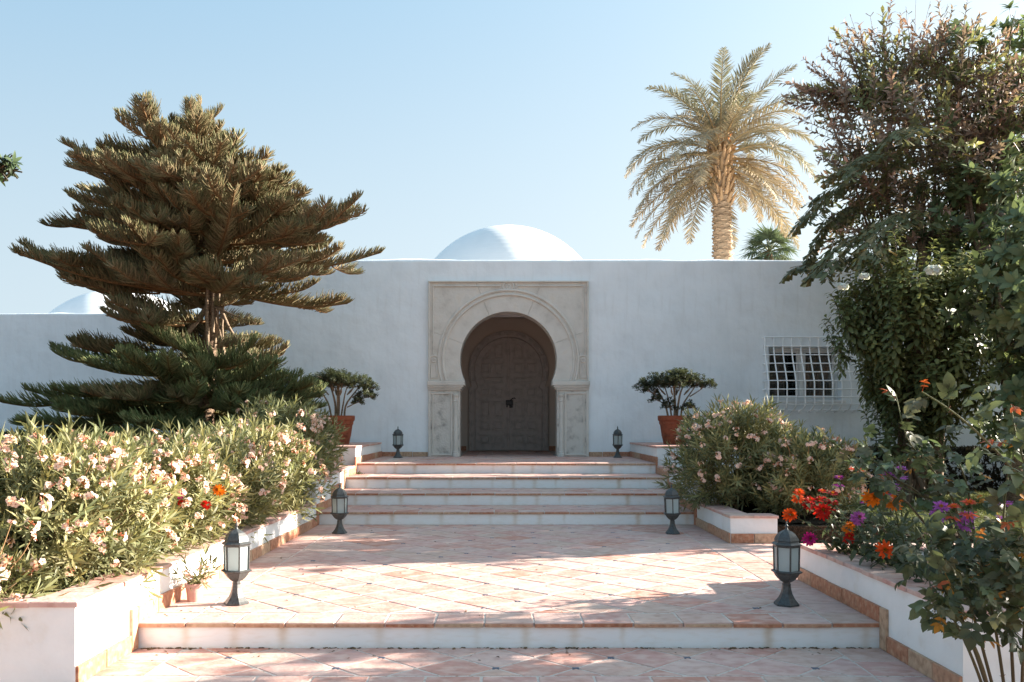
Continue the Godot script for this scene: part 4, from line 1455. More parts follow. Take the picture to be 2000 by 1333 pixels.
func build_pine() -> void:
	rng.seed = 600
	var D := 13.7
	var o := root_of("conifer", "tall Norfolk pine leaning left of the door with tiered rope-like branches", "conifer", Vector3(-4.65, 0.05, -D))
	var pts := []
	for q in [[400, 985, 0.0], [402, 800, 0.0], [412, 640, 0.05], [408, 500, 0.0], [396, 360, 0.05], [386, 290, 0.0], [378, 235, 0.0]]:
		pts.append(P(q[0], q[1], D + q[2]) - o.position)
	var tr := curve(pts, 40)
	var g := Geo.new()
	var rad := PackedFloat32Array()
	for i in 41: rad.append(lerpf(0.155, 0.022, pow(i / 40.0, 0.8)) + rf(-0.006, 0.006))
	g.tube(tr, rad, 14)
	put("trunk", g, mats["bark"], o)
	# aerial roots and bare prop limbs beside the trunk
	g = Geo.new()
	for i in 6:
		var x := rf(-0.22, 0.26)
		var hi: Vector3 = tr[int(rf(19, 23))]
		var z := rf(0.08, 0.26)
		g.tube(curve([hi + Vector3(x * 0.4, rf(-0.1, 0.2), z * 0.5), hi + Vector3(x, -0.5, z), hi + Vector3(x * rf(0.6, 1.3), -1.0, z * rf(0.6, 1.2)), hi + Vector3(x * rf(0.7, 1.5), rf(-1.9, -1.4), z)], 8), taper(9, rf(0.012, 0.026), rf(0.014, 0.032)), 6)
	g.tube(curve([P(330, 690, 13.4) - o.position, P(375, 640, 13.5) - o.position, P(415, 585, 13.6) - o.position], 5), taper(6, 0.03, 0.05), 7)
	g.tube(curve([P(425, 590, 13.6) - o.position, P(455, 655, 13.4) - o.position, P(500, 705, 13.2) - o.position, P(565, 748, 12.9) - o.position], 8), taper(9, 0.030, 0.014), 6)
	g.tube(curve([P(420, 600, 13.5) - o.position, P(460, 618, 13.3) - o.position, P(500, 632, 13.2) - o.position], 5), taper(6, 0.018, 0.008), 5)
	put("prop_limbs", g, mats["pale_bark"], o)
	var lens := [0.7, 1.1, 1.6, 2.1, 2.7]
	var kinds := []
	for L in lens:
		kinds.append([pine_branch(L, 610 + int(L * 10)), pine_branch(L, 640 + int(L * 10)), pine_branch(L, 670 + int(L * 10))])
	# reach of the crown to the left and right of the trunk, metres, by height of the branch base (pixels up the photograph turned to metres)
	var tab := [[0.70, 2.75, 2.2, -0.06], [1.15, 2.80, 2.0, -0.06], [1.45, 2.6, 2.0, -0.04], [1.75, 2.6, 1.75, -0.02], [2.05, 2.5, 1.2, 0.02], [2.4, 2.4, 0.8, 0.06], [2.75, 2.55, 0.8, 0.10], [3.15, 2.65, 0.75, 0.14], [3.45, 2.7, 2.35, 0.16], [3.75, 2.5, 2.45, 0.15], [4.05, 2.4, 2.3, 0.14], [4.35, 2.2, 2.1, 0.12], [4.7, 2.1, 2.0, 0.10], [4.95, 2.0, 1.5, 0.10], [5.15, 1.9, 1.1, 0.12], [5.35, 1.3, 0.9, 0.22], [5.55, 0.7, 0.6, 0.45], [5.72, 0.4, 0.36, 0.8]]
	rng.seed = 601
	for row in tab:
		var y: float = row[0]
		var at := Vector3.ZERO
		for i in 40:
			if tr[i].y <= y and tr[i + 1].y >= y: at = tr[i].lerp(tr[i + 1], (y - tr[i].y) / maxf(0.001, tr[i + 1].y - tr[i].y))
		var n := 9
		var ph := rf(0, 1)
		for k in n:
			var a := TAU * (k + ph + rf(-0.18, 0.18)) / n
			var L: float = lerpf(row[2], row[1], 0.5 - 0.5 * cos(a))
			if y > 1.9 and y < 3.2 and cos(a) > -0.35 and sin(a) > -0.2: continue
			L = minf(L, lerpf(2.3, 9.0, absf(cos(a)))) * rf(0.48, 1.16)
			if sin(a) < -0.25: L *= 0.8
			var ki := 0
			for i in lens.size():
				if lens[i] <= L * 1.12: ki = i
			var sc: float = L / lens[ki]
			var el: float = row[3] + rf(-0.3, 0.24)
			var dir := Vector3(cos(a) * cos(el), sin(el), sin(a) * cos(el))
			var nm: Material = mats["needle" if rng.randf() < 0.6 else "needle_mid"] if y > 1.9 + rf(-0.8, 0.8) else mats["needle_green"]
			var m := put("branch", kinds[ki][rng.randi_range(0, 2)], nm, o)
			m.transform = aim(at + Vector3(0, rf(-0.16, 0.16), 0), dir, Vector3(rf(-0.35, 0.35), 1, rf(-0.35, 0.35)), clampf(sc, 0.7, 1.35))
			# one or two side boughs carry the spray outwards
			if L > 0.9:
				for sb in (5 if L > 1.5 else 3):
					var f := rf(0.25, 0.8)
					var d2 := (dir + Vector3(-sin(a), rf(-0.05, 0.35), cos(a)) * (rf(0.35, 1.1) * (1 if (sb + k) % 2 else -1))).normalized()
					var ks := 0 if f > 0.5 else 1
					m = put("branch", kinds[ks][rng.randi_range(0, 2)], nm, o)
					m.transform = aim(at + dir * L * f, d2, Vector3(rf(-0.3, 0.3), 1, rf(-0.3, 0.3)), rf(0.75, 1.0))
	# sprays along the bare limb on the right and the low skirt of green
	for q in [[500, 632, 13.2, 0.5, 1.0, -0.1], [452, 585, 13.4, 0.45, 1.0, 0.15], [470, 660, 13.3, 0.4, 1.0, 0.1], [560, 745, 12.9, 0.8, 1.0, 0.1], [520, 720, 13.1, 0.8, 0.7, 0.2], [590, 760, 12.9, 0.7, 1.0, 0.0], [480, 735, 13.1, 1.0, 0.8, 0.1], [430, 720, 12.9, 1.1, 0.5, 0.1], [540, 775, 12.9, 1.0, 0.8, -0.1], [450, 775, 12.8, 1.1, 0.6, 0.0], [380, 700, 12.8, 1.1, -0.3, 0.1], [330, 740, 12.7, 1.1, -0.6, 0.0], [250, 730, 12.9, 1.2, -0.8, 0.0], [200, 770, 12.8, 1.2, -0.9, -0.1], [300, 790, 12.6, 1.2, -0.4, -0.1], [150, 700, 13.2, 1.1, -1.0, 0.05], [360, 770, 12.6, 1.1, 0.2, -0.05], [120, 780, 13.0, 1.1, -1.0, -0.1]]:
		for e in 2:
			var dirq := Vector3(q[4] + rf(-0.3, 0.3), q[5] + rf(-0.1, 0.15), rf(-0.2, 0.9))
			var mq := put("branch", kinds[1 if q[3] > 0.9 else 0][rng.randi_range(0, 2)], mats["needle_green" if q[1] > 690 else "needle"], o)
			mq.transform = aim(P(q[0], q[1], q[2]) - o.position - dirq.normalized() * 0.45 + rvec() * 0.08, dirq, Vector3(rf(-0.3, 0.3), 1, rf(-0.3, 0.3)), rf(0.75, 1.1) * (1.0 if q[3] > 0.6 else 0.6))
	for i in 7:
		var m := put("branch", kinds[0][i % 3], mats["needle"], o)
		var a := i * 0.9
		m.transform = aim(tr[39 - i % 3], Vector3(cos(a) * 0.35, 1.0, sin(a) * 0.35), Vector3(-cos(a), 0.3, -sin(a)), rf(0.4, 0.62))


# ---------------------------------------------------------------- palms
func date_frond(bend: float, seed_: int, tan_: float) -> ArrayMesh:
	# a pinnate frond of unit length along +z, arching down
	rng.seed = seed_
	var g := Geo.new()
	var p := Vector3.ZERO
	var an := 0.0
	var path := PackedVector3Array([p])
	var k := 22
	for i in k:
		an += bend / k * (0.55 + 0.9 * i / k)
		p += Vector3(0, -sin(an), cos(an)) / k
		path.append(p)
	var cols := PackedColorArray()
	for i in k + 1: cols.append(Color(0.52, 0.35, 0.17).lerp(Color(0.36, 0.30, 0.16), float(i) / k))
	g.tube(path, taper(k + 1, 0.011, 0.002), 5, false, cols)
	var n := 70
	for i in n:
		var u := lerpf(0.13, 1.0, float(i) / (n - 1))
		var f := u * k
		var a: Vector3 = path[mini(int(f), k - 1)]; var b: Vector3 = path[mini(int(f), k - 1) + 1]
		var at := a.lerp(b, clampf(f - int(f), 0, 1) if int(f) < k else 1.0)
		var dir := (b - a).normalized()
		var up := Vector3(0, dir.z, -dir.y)
		var L := 0.185 * pow(sin(PI * clampf(u * 0.86 + 0.12, 0, 1)), 0.6) * rf(0.8, 1.1)
		for s in [-1.0, 1.0]:
			var d := (Vector3(s, 0, 0) * rf(0.55, 0.85) + dir * rf(0.55, 0.8) + up * rf(-0.1, 0.45)).normalized()
			var e := rf(0.65, 1.3)
			g.col = Color(0.23, 0.24, 0.17).lerp(Color(0.45, 0.345, 0.235), clampf(tan_ + rf(-0.25, 0.25), 0, 1)) * e
			g.leaf(aim(at, d, up), L, 0.0125, 0.35, rf(0.1, 0.5), 2, 0.45)
	return g.mesh()


func build_palms() -> void:
	rng.seed = 700
	var D := 28.0
	var top := P(1408, 300, D)
	var o := root_of("palm_tree", "tall date palm with drooping tan fronds rising behind the house", "palm tree", Vector3(7.05, 0.0, -D))
	top -= o.position
	var g := Geo.new()
	var k := 90
	var path := PackedVector3Array(); var rad := PackedFloat32Array(); var cols := PackedColorArray()
	for i in k + 1:
		var f := float(i) / k
		path.append(Vector3(lerpf(0.02, top.x, f), top.y * f, 0))
		rad.append(lerpf(0.33, 0.255, f) + (0.022 if i % 2 else -0.012) + (0.02 * smoothstep(0.93, 1.0, f)))
		cols.append(Color(0.46, 0.33, 0.22) * (1.0 if i % 2 else 0.72) * rf(0.85, 1.15))
	g.tube(path, rad, 20, false, cols)
	for i in 620:   # scars of old leaf bases, wound round the trunk
		var f := i / 620.0
		var a := i * 2.39996
		var r := lerpf(0.33, 0.255, f)
		var out := Vector3(cos(a), 0, sin(a))
		var p := Vector3(lerpf(0.02, top.x, f), top.y * f, 0) + out * (r - 0.02)
		var sd := Vector3.UP.cross(out)
		var e := rf(0.7, 1.25)
		g.col = Color(0.50 * e, 0.36 * e, 0.24 * e)
		g.tube(PackedVector3Array([p - sd * 0.09, p + out * rf(0.03, 0.06) + Vector3(0, rf(0.0, 0.03), 0), p + sd * 0.09]), PackedFloat32Array([0.012, rf(0.03, 0.045), 0.012]), 5)
	put("trunk", g, mats["palm_bark"], o)
	# stubs of cut leaf bases below the crown
	for i in 70:
		g = Geo.new()
		var a := i * 2.3999
		var y: float = top.y - 1.7 + 1.9 * i / 70.0
		var out := Vector3(cos(a), 0, sin(a))
		var w := rf(0.8, 1.2)
		g.col = Color(0.52, 0.34, 0.19) * rf(0.7, 1.25)
		var p0 := Vector3(top.x * y / top.y, y, 0) + out * 0.20
		g.tube(PackedVector3Array([p0, p0 + (out * 0.10 + Vector3.UP * 0.14) * w, p0 + (out * 0.22 + Vector3.UP * 0.36) * w]), PackedFloat32Array([0.075, 0.06, 0.035]), 5)
		put("leaf_base", g, mats["palm_bark"], o)
	var kinds := []
	for b in [0.75, 1.15, 1.6]:
		kinds.append([date_frond(b, 710 + int(b * 10), 0.25), date_frond(b, 730 + int(b * 10), 0.62), date_frond(b, 750 + int(b * 10), 0.85)])
	rng.seed = 702
	var n := 70
	for i in n:
		var f := (i + 0.5) / n
		var el := lerpf(1.42, -0.55, pow(f, 0.85)) + rf(-0.1, 0.1)
		var a := i * 2.39996 + rf(-0.2, 0.2)
		if el < 0.35 and absf(cos(a)) < 0.42 and sin(a) > 0: continue
		var dir := Vector3(cos(a) * cos(el), sin(el), sin(a) * cos(el))
		var b := 0 if el > 0.95 else (2 if el > 0.3 else (1 if el > -0.1 else 0))
		if el > 0.95 and rng.randf() < 0.5: b = 1
		var tn := 0 if f < 0.22 else (1 if f < 0.55 else 2)
		if rng.randf() < 0.2: tn = maxi(0, tn - 1)
		var L := rf(2.9, 3.5) * (0.92 if f < 0.12 else 1.0)
		var m := put("frond", kinds[b][tn], mats["frond"], o)
		m.transform = aim(top + Vector3(0, 0.25 - f * 0.75, 0) + dir * 0.12, dir, Vector3(rf(-0.2, 0.2), 1, rf(-0.2, 0.2)), L)
	# orange fruit stalks in the heart
	for i in 16:
		var a := i * 2.4
		g = Geo.new()
		g.col = Color(0.52, 0.20, 0.05)
		var d := Vector3(cos(a) * 0.5, 1, sin(a) * 0.5 + 0.15).normalized()
		g.tube(curve([top + Vector3(0, -0.15, 0), top + d * 0.45, top + d * rf(0.7, 1.0)], 5), taper(6, 0.035, 0.012), 5)
		put("fruit_stalk", g, mats["stem"], o)
	# fan palm far behind
	rng.seed = 720
	D = 42.0
	o = root_of("fan_palm", "small green fan palm showing above the roof right of the date palm", "palm tree", Vector3(12.6, 0, -D))
	var c := P(1502, 492, D) - o.position
	g = Geo.new()
	g.col = Color(0.22, 0.15, 0.1)
	g.tube(PackedVector3Array([Vector3.ZERO, c * Vector3(1, 0.5, 1), c]), PackedFloat32Array([0.28, 0.22, 0.2]), 10)
	put("trunk", g, mats["palm_bark"], o)
	var fan := Geo.new()
	fan.col = Color(0.2, 0.22, 0.1)
	fan.tube(PackedVector3Array([Vector3.ZERO, Vector3(0, 0, 0.55)]), PackedFloat32Array([0.02, 0.014]), 4)
	for i in 26:
		var a := lerpf(-2.0, 2.0, i / 25.0)
		var e := rf(0.8, 1.25)
		fan.col = Color(0.17, 0.22, 0.13) * e
		fan.leaf(aim(Vector3(0, 0, 0.55), Vector3(sin(a), rf(-0.05, 0.05), cos(a))), rf(0.55, 0.7), 0.05, 0.4, rf(0.2, 0.9), 3, 0.5)
	var fm := fan.mesh()
	for i in 24:
		var el := lerpf(1.3, -0.5, i / 23.0)
		var a := i * 2.4
		put("frond", fm, mats["frond"], o).transform = aim(c, Vector3(cos(a) * cos(el), sin(el), sin(a) * cos(el)), Vector3.UP, rf(1.2, 1.5))


# ---------------------------------------------------------------- roses and zinnias
func rose_leaf(c: Color, seed_: int, young := false) -> ArrayMesh:
	rng.seed = seed_
	var g := Geo.new()
	g.col = c * 0.9
	var L := 0.085
	g.tube(PackedVector3Array([Vector3.ZERO, Vector3(0, 0.004, L * 0.5), Vector3(0, -0.004, L)]), PackedFloat32Array([0.0016, 0.0013, 0.001]), 4)
	var k := 0.6 if young else 1.0
	for q in [[0.045, -1.0, 0.78], [0.045, 1.0, 0.78], [0.075, -1.0, 0.95], [0.075, 1.0, 0.95], [0.085, 0.0, 1.15]]:
		var e := rf(0.8, 1.2)
		g.col = Color(c.r * e, c.g * e, c.b * e)
		var d := Vector3(q[1] * 1.0, rf(-0.25, 0.15), 0.55 if q[1] != 0 else 1.0)
		g.leaf(aim(Vector3(0, 0, q[0]), d, Vector3(rf(-0.3, 0.3), 1, rf(-0.3, 0.3))), 0.056 * q[2] * k, 0.040 * q[2] * k * (0.75 if young else 1.0), rf(0.12, 0.35), rf(0.1, 0.8), 4, 0.50)
	return g.mesh()


func rose(label: String, at: Vector3, canes: Array, seed_: int, greens: Array, young: Array, old: Array, gap: float, fill: int, box: Array) -> void:
	var o := root_of("rose_bush", label, "rose bush", at)
	rng.seed = seed_
	var paths := []
	for c in canes:
		var pts := []
		for q in c: pts.append(P(q[0], q[1], q[2]) - at)
		var k := 14
		var path := curve(pts, k)
		paths.append(path)
		var g := Geo.new()
		var cols := PackedColorArray()
		for i in k + 1: cols.append(Color(0.085, 0.05, 0.032).lerp(Color(0.10, 0.12, 0.05), float(i) / k))
		g.tube(path, taper(k + 1, 0.0085, 0.003), 6, false, cols)
		for i in 16:   # thorns
			var s := rng.randi_range(0, k - 3)
			var p: Vector3 = path[s].lerp(path[s + 1], rng.randf())
			var d := rvec().normalized()
			g.col = Color(0.16, 0.08, 0.05)
			g.tube(PackedVector3Array([p + d * 0.005, p + d * 0.016]), PackedFloat32Array([0.003, 0.0004]), 4)
		put("cane", g, mats["stem"], o)
	for path in paths:
		var run := 0.0
		for i in path.size() - 1:
			var seg: Vector3 = path[i + 1] - path[i]
			var k := 0.0
			while run + seg.length() * (1.0 - k) > gap:
				k += (gap - run) / seg.length()
				run = 0.0
				var f: float = (i + k) / (path.size() - 1)
				if f < 0.40: continue
				var p: Vector3 = path[i] + seg * k
				var d := (seg.normalized() * 0.3 + rvec() + Vector3(0, 0.1, 0.25)).normalized()
				var m: ArrayMesh = greens[rng.randi_range(0, greens.size() - 1)]
				if f > 0.94 and young.size(): m = young[rng.randi_range(0, young.size() - 1)]
				elif rng.randf() < 0.05 and old.size(): m = old[0]
				put("leaf", m, mats["gloss_leaf"], o).transform = aim(p, d, Vector3(rf(-0.5, 0.5), 1, rf(-0.2, 0.9)), rf(0.85, 1.3))
			run += seg.length() * (1.0 - k)
	for i in fill:
		var b: Array = box[i % box.size()]
		var p := P(b[0] + rf(-1, 1) * b[3], b[1] + rf(-1, 1) * b[4], b[2] + rf(-0.3, 0.3)) - at
		var m: ArrayMesh = greens[rng.randi_range(0, greens.size() - 1)]
		if rng.randf() < 0.05 and old.size(): m = old[0]
		put("leaf", m, mats["gloss_leaf"], o).transform = aim(p, rvec() + Vector3(0, 0.0, 0.3), Vector3(rf(-0.6, 0.6), 1, rf(-0.2, 0.9)), rf(0.75, 1.2))


func build_roses() -> void:
	var greens := [rose_leaf(Color(0.082, 0.100, 0.050), 801), rose_leaf(Color(0.100, 0.120, 0.060), 802), rose_leaf(Color(0.062, 0.078, 0.042), 803), rose_leaf(Color(0.115, 0.140, 0.068), 804), rose_leaf(Color(0.12, 0.112, 0.056), 805)]
	var pale := [rose_leaf(Color(0.125, 0.165, 0.085), 811), rose_leaf(Color(0.10, 0.135, 0.070), 812), rose_leaf(Color(0.075, 0.096, 0.050), 813), rose_leaf(Color(0.11, 0.11, 0.06), 814)]
	var young := [rose_leaf(Color(0.40, 0.085, 0.025), 821, true), rose_leaf(Color(0.34, 0.13, 0.04), 822, true)]
	var old := [rose_leaf(Color(0.40, 0.17, 0.025), 823, true)]
	var at := P(1965, 1440, 4.05); at.y = -0.36
	rose("big rose bush with thorny canes standing before the end of the zinnia planter", at, [
		[[1950, 1440, 4.0], [1905, 1300, 3.95], [1850, 1190, 4.0], [1800, 1160, 4.1]],
		[[1955, 1440, 4.0], [1915, 1290, 3.9], [1865, 1200, 3.95], [1822, 1205, 4.0]],
		[[1960, 1440, 4.0], [1900, 1260, 4.1], [1840, 1120, 4.3], [1790, 1030, 4.4]],
		[[1965, 1440, 4.05], [1915, 1250, 4.1], [1880, 1140, 4.2], [1835, 1070, 4.3]],
		[[1975, 1440, 4.05], [1950, 1260, 4.1], [1925, 1130, 4.2], [1905, 1060, 4.2]],
		[[1985, 1440, 4.05], [1975, 1250, 4.1], [1960, 1100, 4.1], [1965, 960, 4.1], [1985, 870, 4.1]],
		[[1995, 1440, 4.05], [2000, 1250, 4.0], [2010, 1100, 3.9], [1990, 1010, 3.8]],
		[[2000, 1440, 4.05], [2060, 1200, 4.0], [2040, 1010, 3.9], [1985, 925, 3.85], [1915, 850, 3.8], [1855, 800, 3.8], [1800, 765, 3.8]],
		[[2000, 1440, 4.05], [2040, 1180, 4.1], [2020, 980, 4.2], [1985, 850, 4.2], [1975, 790, 4.2]]],
		831, greens, young, old, 0.045, 200, [[1900, 1140, 4.15, 110, 80], [1960, 1080, 4.1, 50, 60], [1850, 1100, 4.4, 80, 40], [1880, 1150, 4.2, 60, 60], [1935, 1130, 4.1, 70, 80], [1985, 1190, 4.0, 25, 70]])
	at = P(1905, 1150, 5.6); at.y = 0.2
	rose("paler rose bush with red young shoots growing inside the zinnia planter", at, [
		[[1900, 1180, 5.6], [1850, 1000, 5.6], [1800, 900, 5.6], [1770, 850, 5.6], [1750, 770, 5.6]],
		[[1905, 1180, 5.6], [1820, 990, 5.7], [1740, 930, 5.8], [1700, 890, 5.8], [1690, 850, 5.8]],
		[[1895, 1180, 5.6], [1790, 1000, 5.8], [1690, 930, 5.9], [1645, 880, 5.9], [1622, 862, 5.9]],
		[[1900, 1180, 5.6], [1870, 1000, 5.5], [1830, 930, 5.5], [1790, 870, 5.5]],
		[[1910, 1180, 5.6], [1900, 1010, 5.5], [1880, 920, 5.5], [1850, 870, 5.5]],
		[[1910, 1180, 5.6], [1860, 1010, 5.6], [1780, 960, 5.6], [1720, 940, 5.6]]],
		832, pale, young, old, 0.045, 60, [[1780, 930, 5.7, 80, 50], [1860, 950, 5.6, 60, 60], [1700, 900, 5.8, 50, 30]])


func zinnia_head(c: Color, seed_: int, double_: bool) -> ArrayMesh:
	rng.seed = seed_
	var g := Geo.new()
	var rings := [[13, 0.045, 0.05, -0.05], [12, 0.038, 0.30, 0.006], [10, 0.028, 0.60, 0.011], [8, 0.018, 0.95, 0.014]] if double_ else [[11, 0.046, 0.10, 0.0], [8, 0.030, 0.45, 0.006]]
	for r in rings:
		for i in r[0]:
			var a: float = TAU * (i + rf(-0.2, 0.2)) / r[0] + r[2]
			var el: float = r[2] + rf(-0.12, 0.12)
			var d := Vector3(cos(a) * cos(el), sin(el), sin(a) * cos(el))
			var e := rf(0.72, 1.15)
			g.col = Color(c.r * e, c.g * e, c.b * e)
			g.leaf(aim(Vector3(cos(a) * 0.006, r[3], sin(a) * 0.006), d), r[1] * rf(0.9, 1.1), r[1] * 0.38, 0.15, rf(0.05, 0.5), 3, 0.85, 0.12)
	g.col = Color(0.55, 0.30, 0.03)
	for i in 12:
		var a := i * 2.4; var q := 0.0035 * sqrt(i)
		var p := Vector3(cos(a) * q, 0.012, sin(a) * q)
		g.tube(PackedVector3Array([p, p + Vector3(0, 0.010, 0)]), PackedFloat32Array([0.0028, 0.0018]), 5)
	g.col = Color(0.05, 0.07, 0.03)
	g.lathe(PackedVector2Array([Vector2(0.003, -0.02), Vector2(0.012, -0.006), Vector2(0.010, 0.004)]), 8)
	return g.mesh()


func build_zinnias() -> void:
	var col := {"fire": Color(0.72, 0.085, 0.015), "orange": Color(0.80, 0.20, 0.015), "red": Color(0.50, 0.018, 0.012), "dark": Color(0.28, 0.010, 0.020), "violet": Color(0.45, 0.12, 0.47), "purple": Color(0.24, 0.02, 0.22), "magenta": Color(0.50, 0.02, 0.20), "coral": Color(0.78, 0.12, 0.06)}
	var heads := {}
	var n := 0
	for c in col:
		heads[c] = [zinnia_head(col[c], 840 + n, true), zinnia_head(col[c], 860 + n, n % 3 != 0)]
		n += 1
	var lf := []
	for i in 3:
		var g := Geo.new()
		rng.seed = 880 + i
		g.col = [Color(0.085, 0.105, 0.055), Color(0.066, 0.085, 0.046), Color(0.10, 0.12, 0.062)][i]
		g.leaf(Transform3D.IDENTITY, 0.085, 0.036, 0.2, 0.6 + 0.2 * i, 4, 0.42)
		lf.append(g.mesh())
	var plants := [
		["zinnia with orange-red blooms leaning over the lantern's top", [[1561, 964, 6.9, "fire", 1.0, 0.5], [1546, 1006, 6.8, "fire", 1.0, 1.0]]],
		["zinnia carrying a knot of red blooms beside the lower right oleander", [[1582, 979, 6.8, "red", 0.95, 0.5], [1600, 978, 6.85, "red", 0.8, 0.4], [1606, 962, 6.9, "red", 0.8, 0.2], [1608, 997, 6.7, "red", 1.2, 0.8], [1631, 986, 6.75, "red", 0.7, 0.3]]],
		["zinnia with one dark crimson bloom among the reds", [[1626, 967, 6.9, "dark", 1.0, 0.3]]],
		["zinnia with a single fiery bloom and a deep purple one before the dark hedge", [[1674, 917, 6.7, "fire", 1.05, 0.2], [1639, 936, 6.8, "purple", 0.9, 0.2]]],
		["zinnia with light and dark violet blooms behind the orange pair", [[1760, 919, 6.3, "violet", 0.95, 0.25], [1734, 931, 6.4, "purple", 1.0, 0.25], [1746, 955, 6.2, "violet", 1.05, 0.3], [1690, 972, 6.5, "purple", 0.7, 0.3]]],
		["zinnia with the large orange and fire-red blooms at the middle of the bed", [[1720, 955, 6.1, "fire", 1.25, 0.7], [1708, 971, 6.0, "orange", 1.25, 0.9], [1750, 977, 5.9, "orange", 1.0, 0.5]]],
		["zinnia with a lone pale violet bloom above a small orange one", [[1678, 1011, 6.2, "violet", 0.95, 0.8], [1660, 1028, 6.2, "orange", 0.8, 0.6]]],
		["zinnia with a small red bloom low over the planter cap", [[1659, 1049, 6.2, "red", 0.75, 0.6]]],
		["zinnia with a magenta bloom at the far corner of the bed", [[1583, 1053, 6.75, "magenta", 1.05, 0.9]]],
		["zinnia with a low orange-red bloom nearest the terrace edge", [[1729, 1074, 5.6, "fire", 1.05, 1.0]]],
		["zinnia with violet blooms between the rose canes", [[1838, 993, 5.3, "violet", 1.05, 0.5], [1889, 1012, 5.2, "violet", 1.05, 0.5]]],
		["zinnia with flat coral blooms seen from the side among rose leaves", [[1863, 994, 5.1, "coral", 0.95, 0.1], [1893, 986, 5.1, "coral", 1.05, 0.15]]],
		["zinnia with a single violet bloom far along the planter by the rose", [[1967, 991, 5.0, "violet", 1.1, 0.1]]],
		["orange zinnia blooming among the left oleanders", [[425, 957, 6.85, "orange", 0.9, 0.9]]],
		["crimson zinnia with three small blooms among the left oleanders", [[352, 968, 6.75, "magenta", 0.6, 0.8], [353, 983, 6.7, "red", 0.6, 0.9], [399, 985, 6.8, "red", 0.7, 0.8]]]]
	var seed_ := 900
	for pl in plants:
		seed_ += 1
		rng.seed = seed_
		var left: bool = pl[1][0][0] < 900
		var mid := Vector3.ZERO
		for f in pl[1]: mid += P(f[0], f[1], f[2]) / pl[1].size()
		var at := Vector3(clampf(mid.x + rf(0.0, 0.15), 2.80, 4.6) if not left else -2.75, 0.2, clampf(mid.z, -6.95, -5.05) if not left else mid.z)
		var o := root_of("zinnia_plant", pl[0], "zinnia", at, "zinnias in bloom")
		var spots := []; var tints := []
		for f in pl[1]:
			var p := P(f[0], f[1], f[2]) - at
			var face: Vector3 = (Vector3(0, 1, 0) * (1.1 - f[5]) + Vector3(rf(-0.3, 0.1), 0, 1) * f[5]).normalized()
			var base := Vector3(rf(-0.06, 0.06), 0, rf(-0.06, 0.06))
			var path := curve([base, base.lerp(p, 0.5) + Vector3(rf(-0.03, 0.03), 0.05, rf(-0.03, 0.03)), p - face * 0.05, p - face * 0.012], 8)
			var g := Geo.new()
			g.col = Color(0.075, 0.095, 0.042)
			g.tube(path, taper(9, 0.0045, 0.003), 5)
			put("flower_stem", g, mats["stem"], o)
			var h := put("flower_head", heads[f[3]][rng.randi_range(0, 1)], mats["petal"], o)
			var x := Vector3(1, 0.1, 0).cross(face).normalized()
			h.transform = Transform3D(Basis(face.cross(x).normalized() * -1.0, face, x).scaled_local(Vector3.ONE * f[4] * 1.08), p)
			for k in 6:
				var u := 1 + int(k * 1.1)
				for s in [-1.0, 1.0]:
					if u > 7: continue
					var d := Vector3(cos(k * 1.57) * s, rf(-0.1, 0.4), sin(k * 1.57) * s)
					put("leaf", lf[rng.randi_range(0, 2)], mats["leaf"], o).transform = aim(path[u], d, Vector3.UP, rf(0.8, 1.25) * (1.0 if left == false else 0.7))
		if not left:
			for i in 90:
				spots.append(aim(Vector3(rf(-0.26, 0.32), rf(0.02, maxf(0.1, (mid.y - at.y) * 0.8)), rf(-0.2, 0.22)), rvec() + Vector3(0, 0.1, 0), Vector3(rf(-0.4, 0.4), 1, rf(-0.2, 0.6)), rf(0.8, 1.3)))
			many("foliage", lf[seed_ % 3], mats["leaf"], o, spots)


# ---------------------------------------------------------------- shrubs and trees on the right
func in_ball() -> Vector3:
	var v := rvec()
	while v.length() > 1.0: v = rvec()
	return v


func shoot(n: int, length: float, leaf_l: float, leaf_w: float, spread0: float, spread1: float, droop: float, belly: float, tone: Array, seed_: int, tipw := 0.0, stem := Color(0.10, 0.07, 0.04)) -> Geo:
	# an upright shoot along +z set with leaves in a spiral
	rng.seed = seed_
	var g := Geo.new()
	g.col = stem
	g.tube(curve([Vector3.ZERO, Vector3(rf(-0.02, 0.02), rf(-0.02, 0.02), length * 0.5), Vector3(0, 0, length)], 4), taper(5, 0.006, 0.0025), 4)
	for i in n:
		var f := float(i) / (n - 1)
		var a := i * 2.4 + rf(-0.3, 0.3)
		var out := Vector3(cos(a), sin(a), 0)
		var sp := lerpf(spread0, spread1, f)
		var d := out * sin(sp) + Vector3(0, 0, 1) * cos(sp)
		var t: Color = tone[0].lerp(tone[1], f)
		var e := rf(0.75, 1.25)
		g.col = Color(t.r * e, t.g * e, t.b * e)
		g.leaf(aim(Vector3(0, 0, length * lerpf(0.12, 1.0, f)), d, Vector3(0, 0, 1)), leaf_l * lerpf(1.0, 0.6, f * f) * rf(0.85, 1.15), leaf_w, 0.2, droop * rf(0.6, 1.3), 3, belly, tipw)
	return g


func white_flower(seed_: int) -> ArrayMesh:
	rng.seed = seed_
	var g := Geo.new()
	for i in 26:
		var d := (rvec() + Vector3(0, 0.4, 0)).normalized()
		var p := d * Vector3(0.09, 0.035, 0.06) * rf(0.6, 1.1)
		g.col = Color(0.82, 0.84, 0.84) * rf(0.9, 1.0)
		var t := aim(p, d, rvec())
		for k in 5:
			var a := TAU * k / 5.0
			g.leaf(aim(p, t.basis * Vector3(cos(a), sin(a), 0.35), d), 0.042, 0.036, 0.1, 0.3, 3, 0.8, 0.15)
	return g.mesh()


